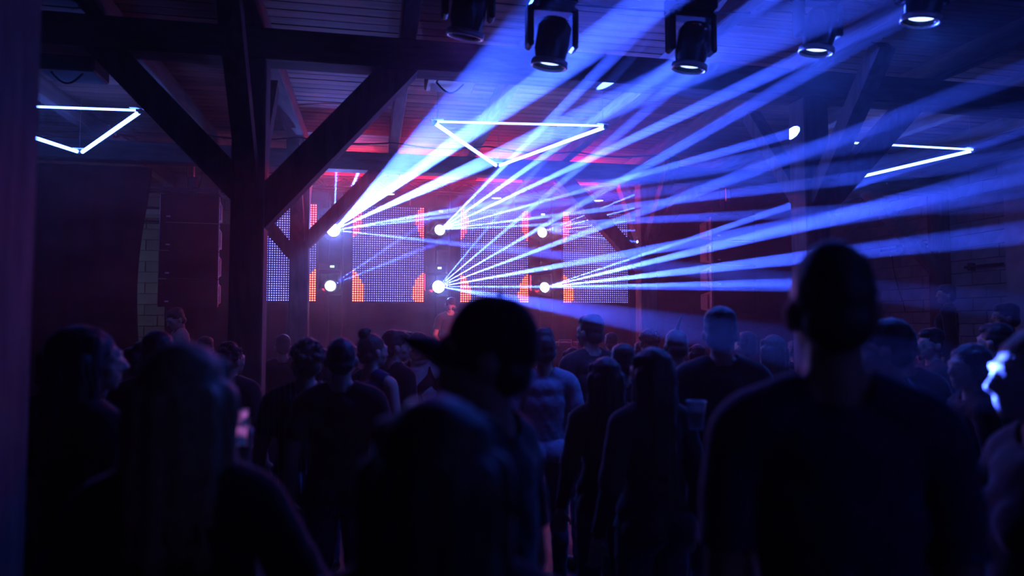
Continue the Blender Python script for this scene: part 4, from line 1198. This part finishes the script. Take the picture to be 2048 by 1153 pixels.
person(1806, 660, 4.1, 'dark haired man behind the pale t-shirt, looking right', hair='short', turn=-20, rz=-25, scol='black')
person(1862, 660, 5.2, 'person facing left with a red glint, behind the pale t-shirt', hair='short', turn=18, rz=70, scol='charcoal')
person(1893, 571, 8.3, 'man standing raised against the painted wall, looking left', hair='short', turn=18, rz=50, shirt='jacket', scol='black', floor=0.42)
person(2012, 609, 6.6, 'dark haired man in front of the pale wall pier', hair='short', hcol='black', turn=18, rz=40, scol='black', shirt='long')
person(1990, 650, 4.6, 'dark haired person at right, below the pale wall pier', hair='short', scol='charcoal', rz=20, shirt='long')
person(1940, 690, 3.3, 'person in profile facing left, near the right edge', sex='f', hair='bob', turn=18, rz=68, scol='black')
person(1855, 690, 6.4, 'small far person beneath the man standing raised', sex='f', hair='bob', scol='black', rz=15)
person(1700, 690, 5.6, 'person hidden behind the tall man in navy', hair='short', scol='black', rz=0)
person(1590, 684, 7.0, 'far person left of the tall man in navy, near the side wall', hair='short', scol='black', rz=5)
person(1395, 690, 6.6, 'far person below the hanging right speakers, half hidden', sex='f', hair='bob', scol='black', rz=5)
person(1020, 700, 6.0, 'far person hidden behind the capped man', hair='short', scol='black', rz=0)
person(1222, 668, 7.9, 'far head close to the stage edge, left of the pink post', hair='short', scol='charcoal', rz=0)
person(110, 700, 3.4, 'dark person at the far left behind the long haired one', hair='short', scol='black', rz=-10)
person(205, 712, 6.0, 'far dark head in front of the wide black curtain', hair='short', scol='black', rz=-10)
person(700, 692, 6.4, 'far head near the table, behind the cropped hair', hair='short', hcol='red', scol='black', rz=0)
person(903, 599, 10.98, 'disc jockey with headphones and round sunglasses behind the table', hair='short', hcol='dark', pose='dj', lean=14, nod=14, turn=-12, rz=188, shirt='tee', scol='charcoal', floor=SZ, extra=dj_extra, group='performer on the stage')

# ---------------------------------------------------------------- things people hold and stand on
rp = at_D(1893, 571, 8.3)
t = empty('riser', (rp.x, rp.y, 0), 0, 'low black riser under the man by the painted wall', 'platform')
MB().box((0, 0, 0.40), (1.2, 1.0, 0.04), bev=.006).build('deck', M['black'], t)
for sx in (-.55, .55):
    for sy in (-.45, .45): MB().box((sx, sy, 0.19), (.05, .05, .38)).build('leg', M['black'], t)

def phone(p, normal, label, col, strength):
    t = empty('phone', p, 0, label, 'phone')
    n = Vector(normal).normalized()
    Rm = Vector((0, -1, 0)).rotation_difference(n).to_matrix().to_4x4()
    MB().box((0, 0, 0), (.058, .008, .118), Rm, bev=.003).build('case', M['black_gloss'], t)
    m = bpy.data.materials.new('phone_screen'); m.use_nodes = True
    nt = m.node_tree; nt.nodes.clear()
    tc = nt.nodes.new('ShaderNodeTexCoord'); ns = nt.nodes.new('ShaderNodeTexNoise'); ns.inputs['Scale'].default_value = 26
    rp_ = nt.nodes.new('ShaderNodeValToRGB'); rp_.color_ramp.elements[0].position = .42; rp_.color_ramp.elements[0].color = (.01, .02, .12, 1); rp_.color_ramp.elements[1].position = .66; rp_.color_ramp.elements[1].color = (*col, 1)
    e = nt.nodes.new('ShaderNodeEmission'); e.inputs[1].default_value = strength; o_ = nt.nodes.new('ShaderNodeOutputMaterial')
    nt.links.new(tc.outputs['Object'], ns.inputs['Vector']); nt.links.new(ns.outputs['Fac'], rp_.inputs[0]); nt.links.new(rp_.outputs[0], e.inputs[0]); nt.links.new(e.outputs[0], o_.inputs[0])
    m.cycles.emission_sampling = 'NONE'
    MB().box((0, -.0046, 0), (.053, .001, .110), Rm).build('screen', m, t)
pp = PHONE
phone(pp, CAM - pp + Vector((0, 0, 1.2)), 'phone with a glowing pink screen right of the blond woman', (.8, .22, .9), .9)
cp = at_D(1392, 803, 2.75)
t = empty('plastic_cup', cp - Vector((0, 0, .11)), 0, 'clear plastic cup held up before the man in the dark jacket', 'cup')
gl = bpy.data.materials.new('clear_plastic'); gl.use_nodes = True
b_ = gl.node_tree.nodes['Principled BSDF']; b_.inputs['Base Color'].default_value = (.8, .85, .9, 1); b_.inputs['Roughness'].default_value = .2; b_.inputs['Alpha'].default_value = .35; b_.inputs['Specular IOR Level'].default_value = .8
MB().lathe([(0, 0), (.028, 0), (.030, .004), (.038, .105), (.0405, .108), (.0405, .112), (.037, .112), (.036, .105), (.029, .006), (0, .006)], 24).build('cup_wall', gl, t, True)
MB().lathe([(.037, .105), (.041, .107), (.0415, .111), (.037, .113), (.036, .109)], 24).build('rim', M['white'], t, True)
MB().lathe([(0, .07), (.0335, .07), (.0335, .068), (0, .008)], 20).build('drink', mat('drink', (.3, .16, .04), .1), t, True)
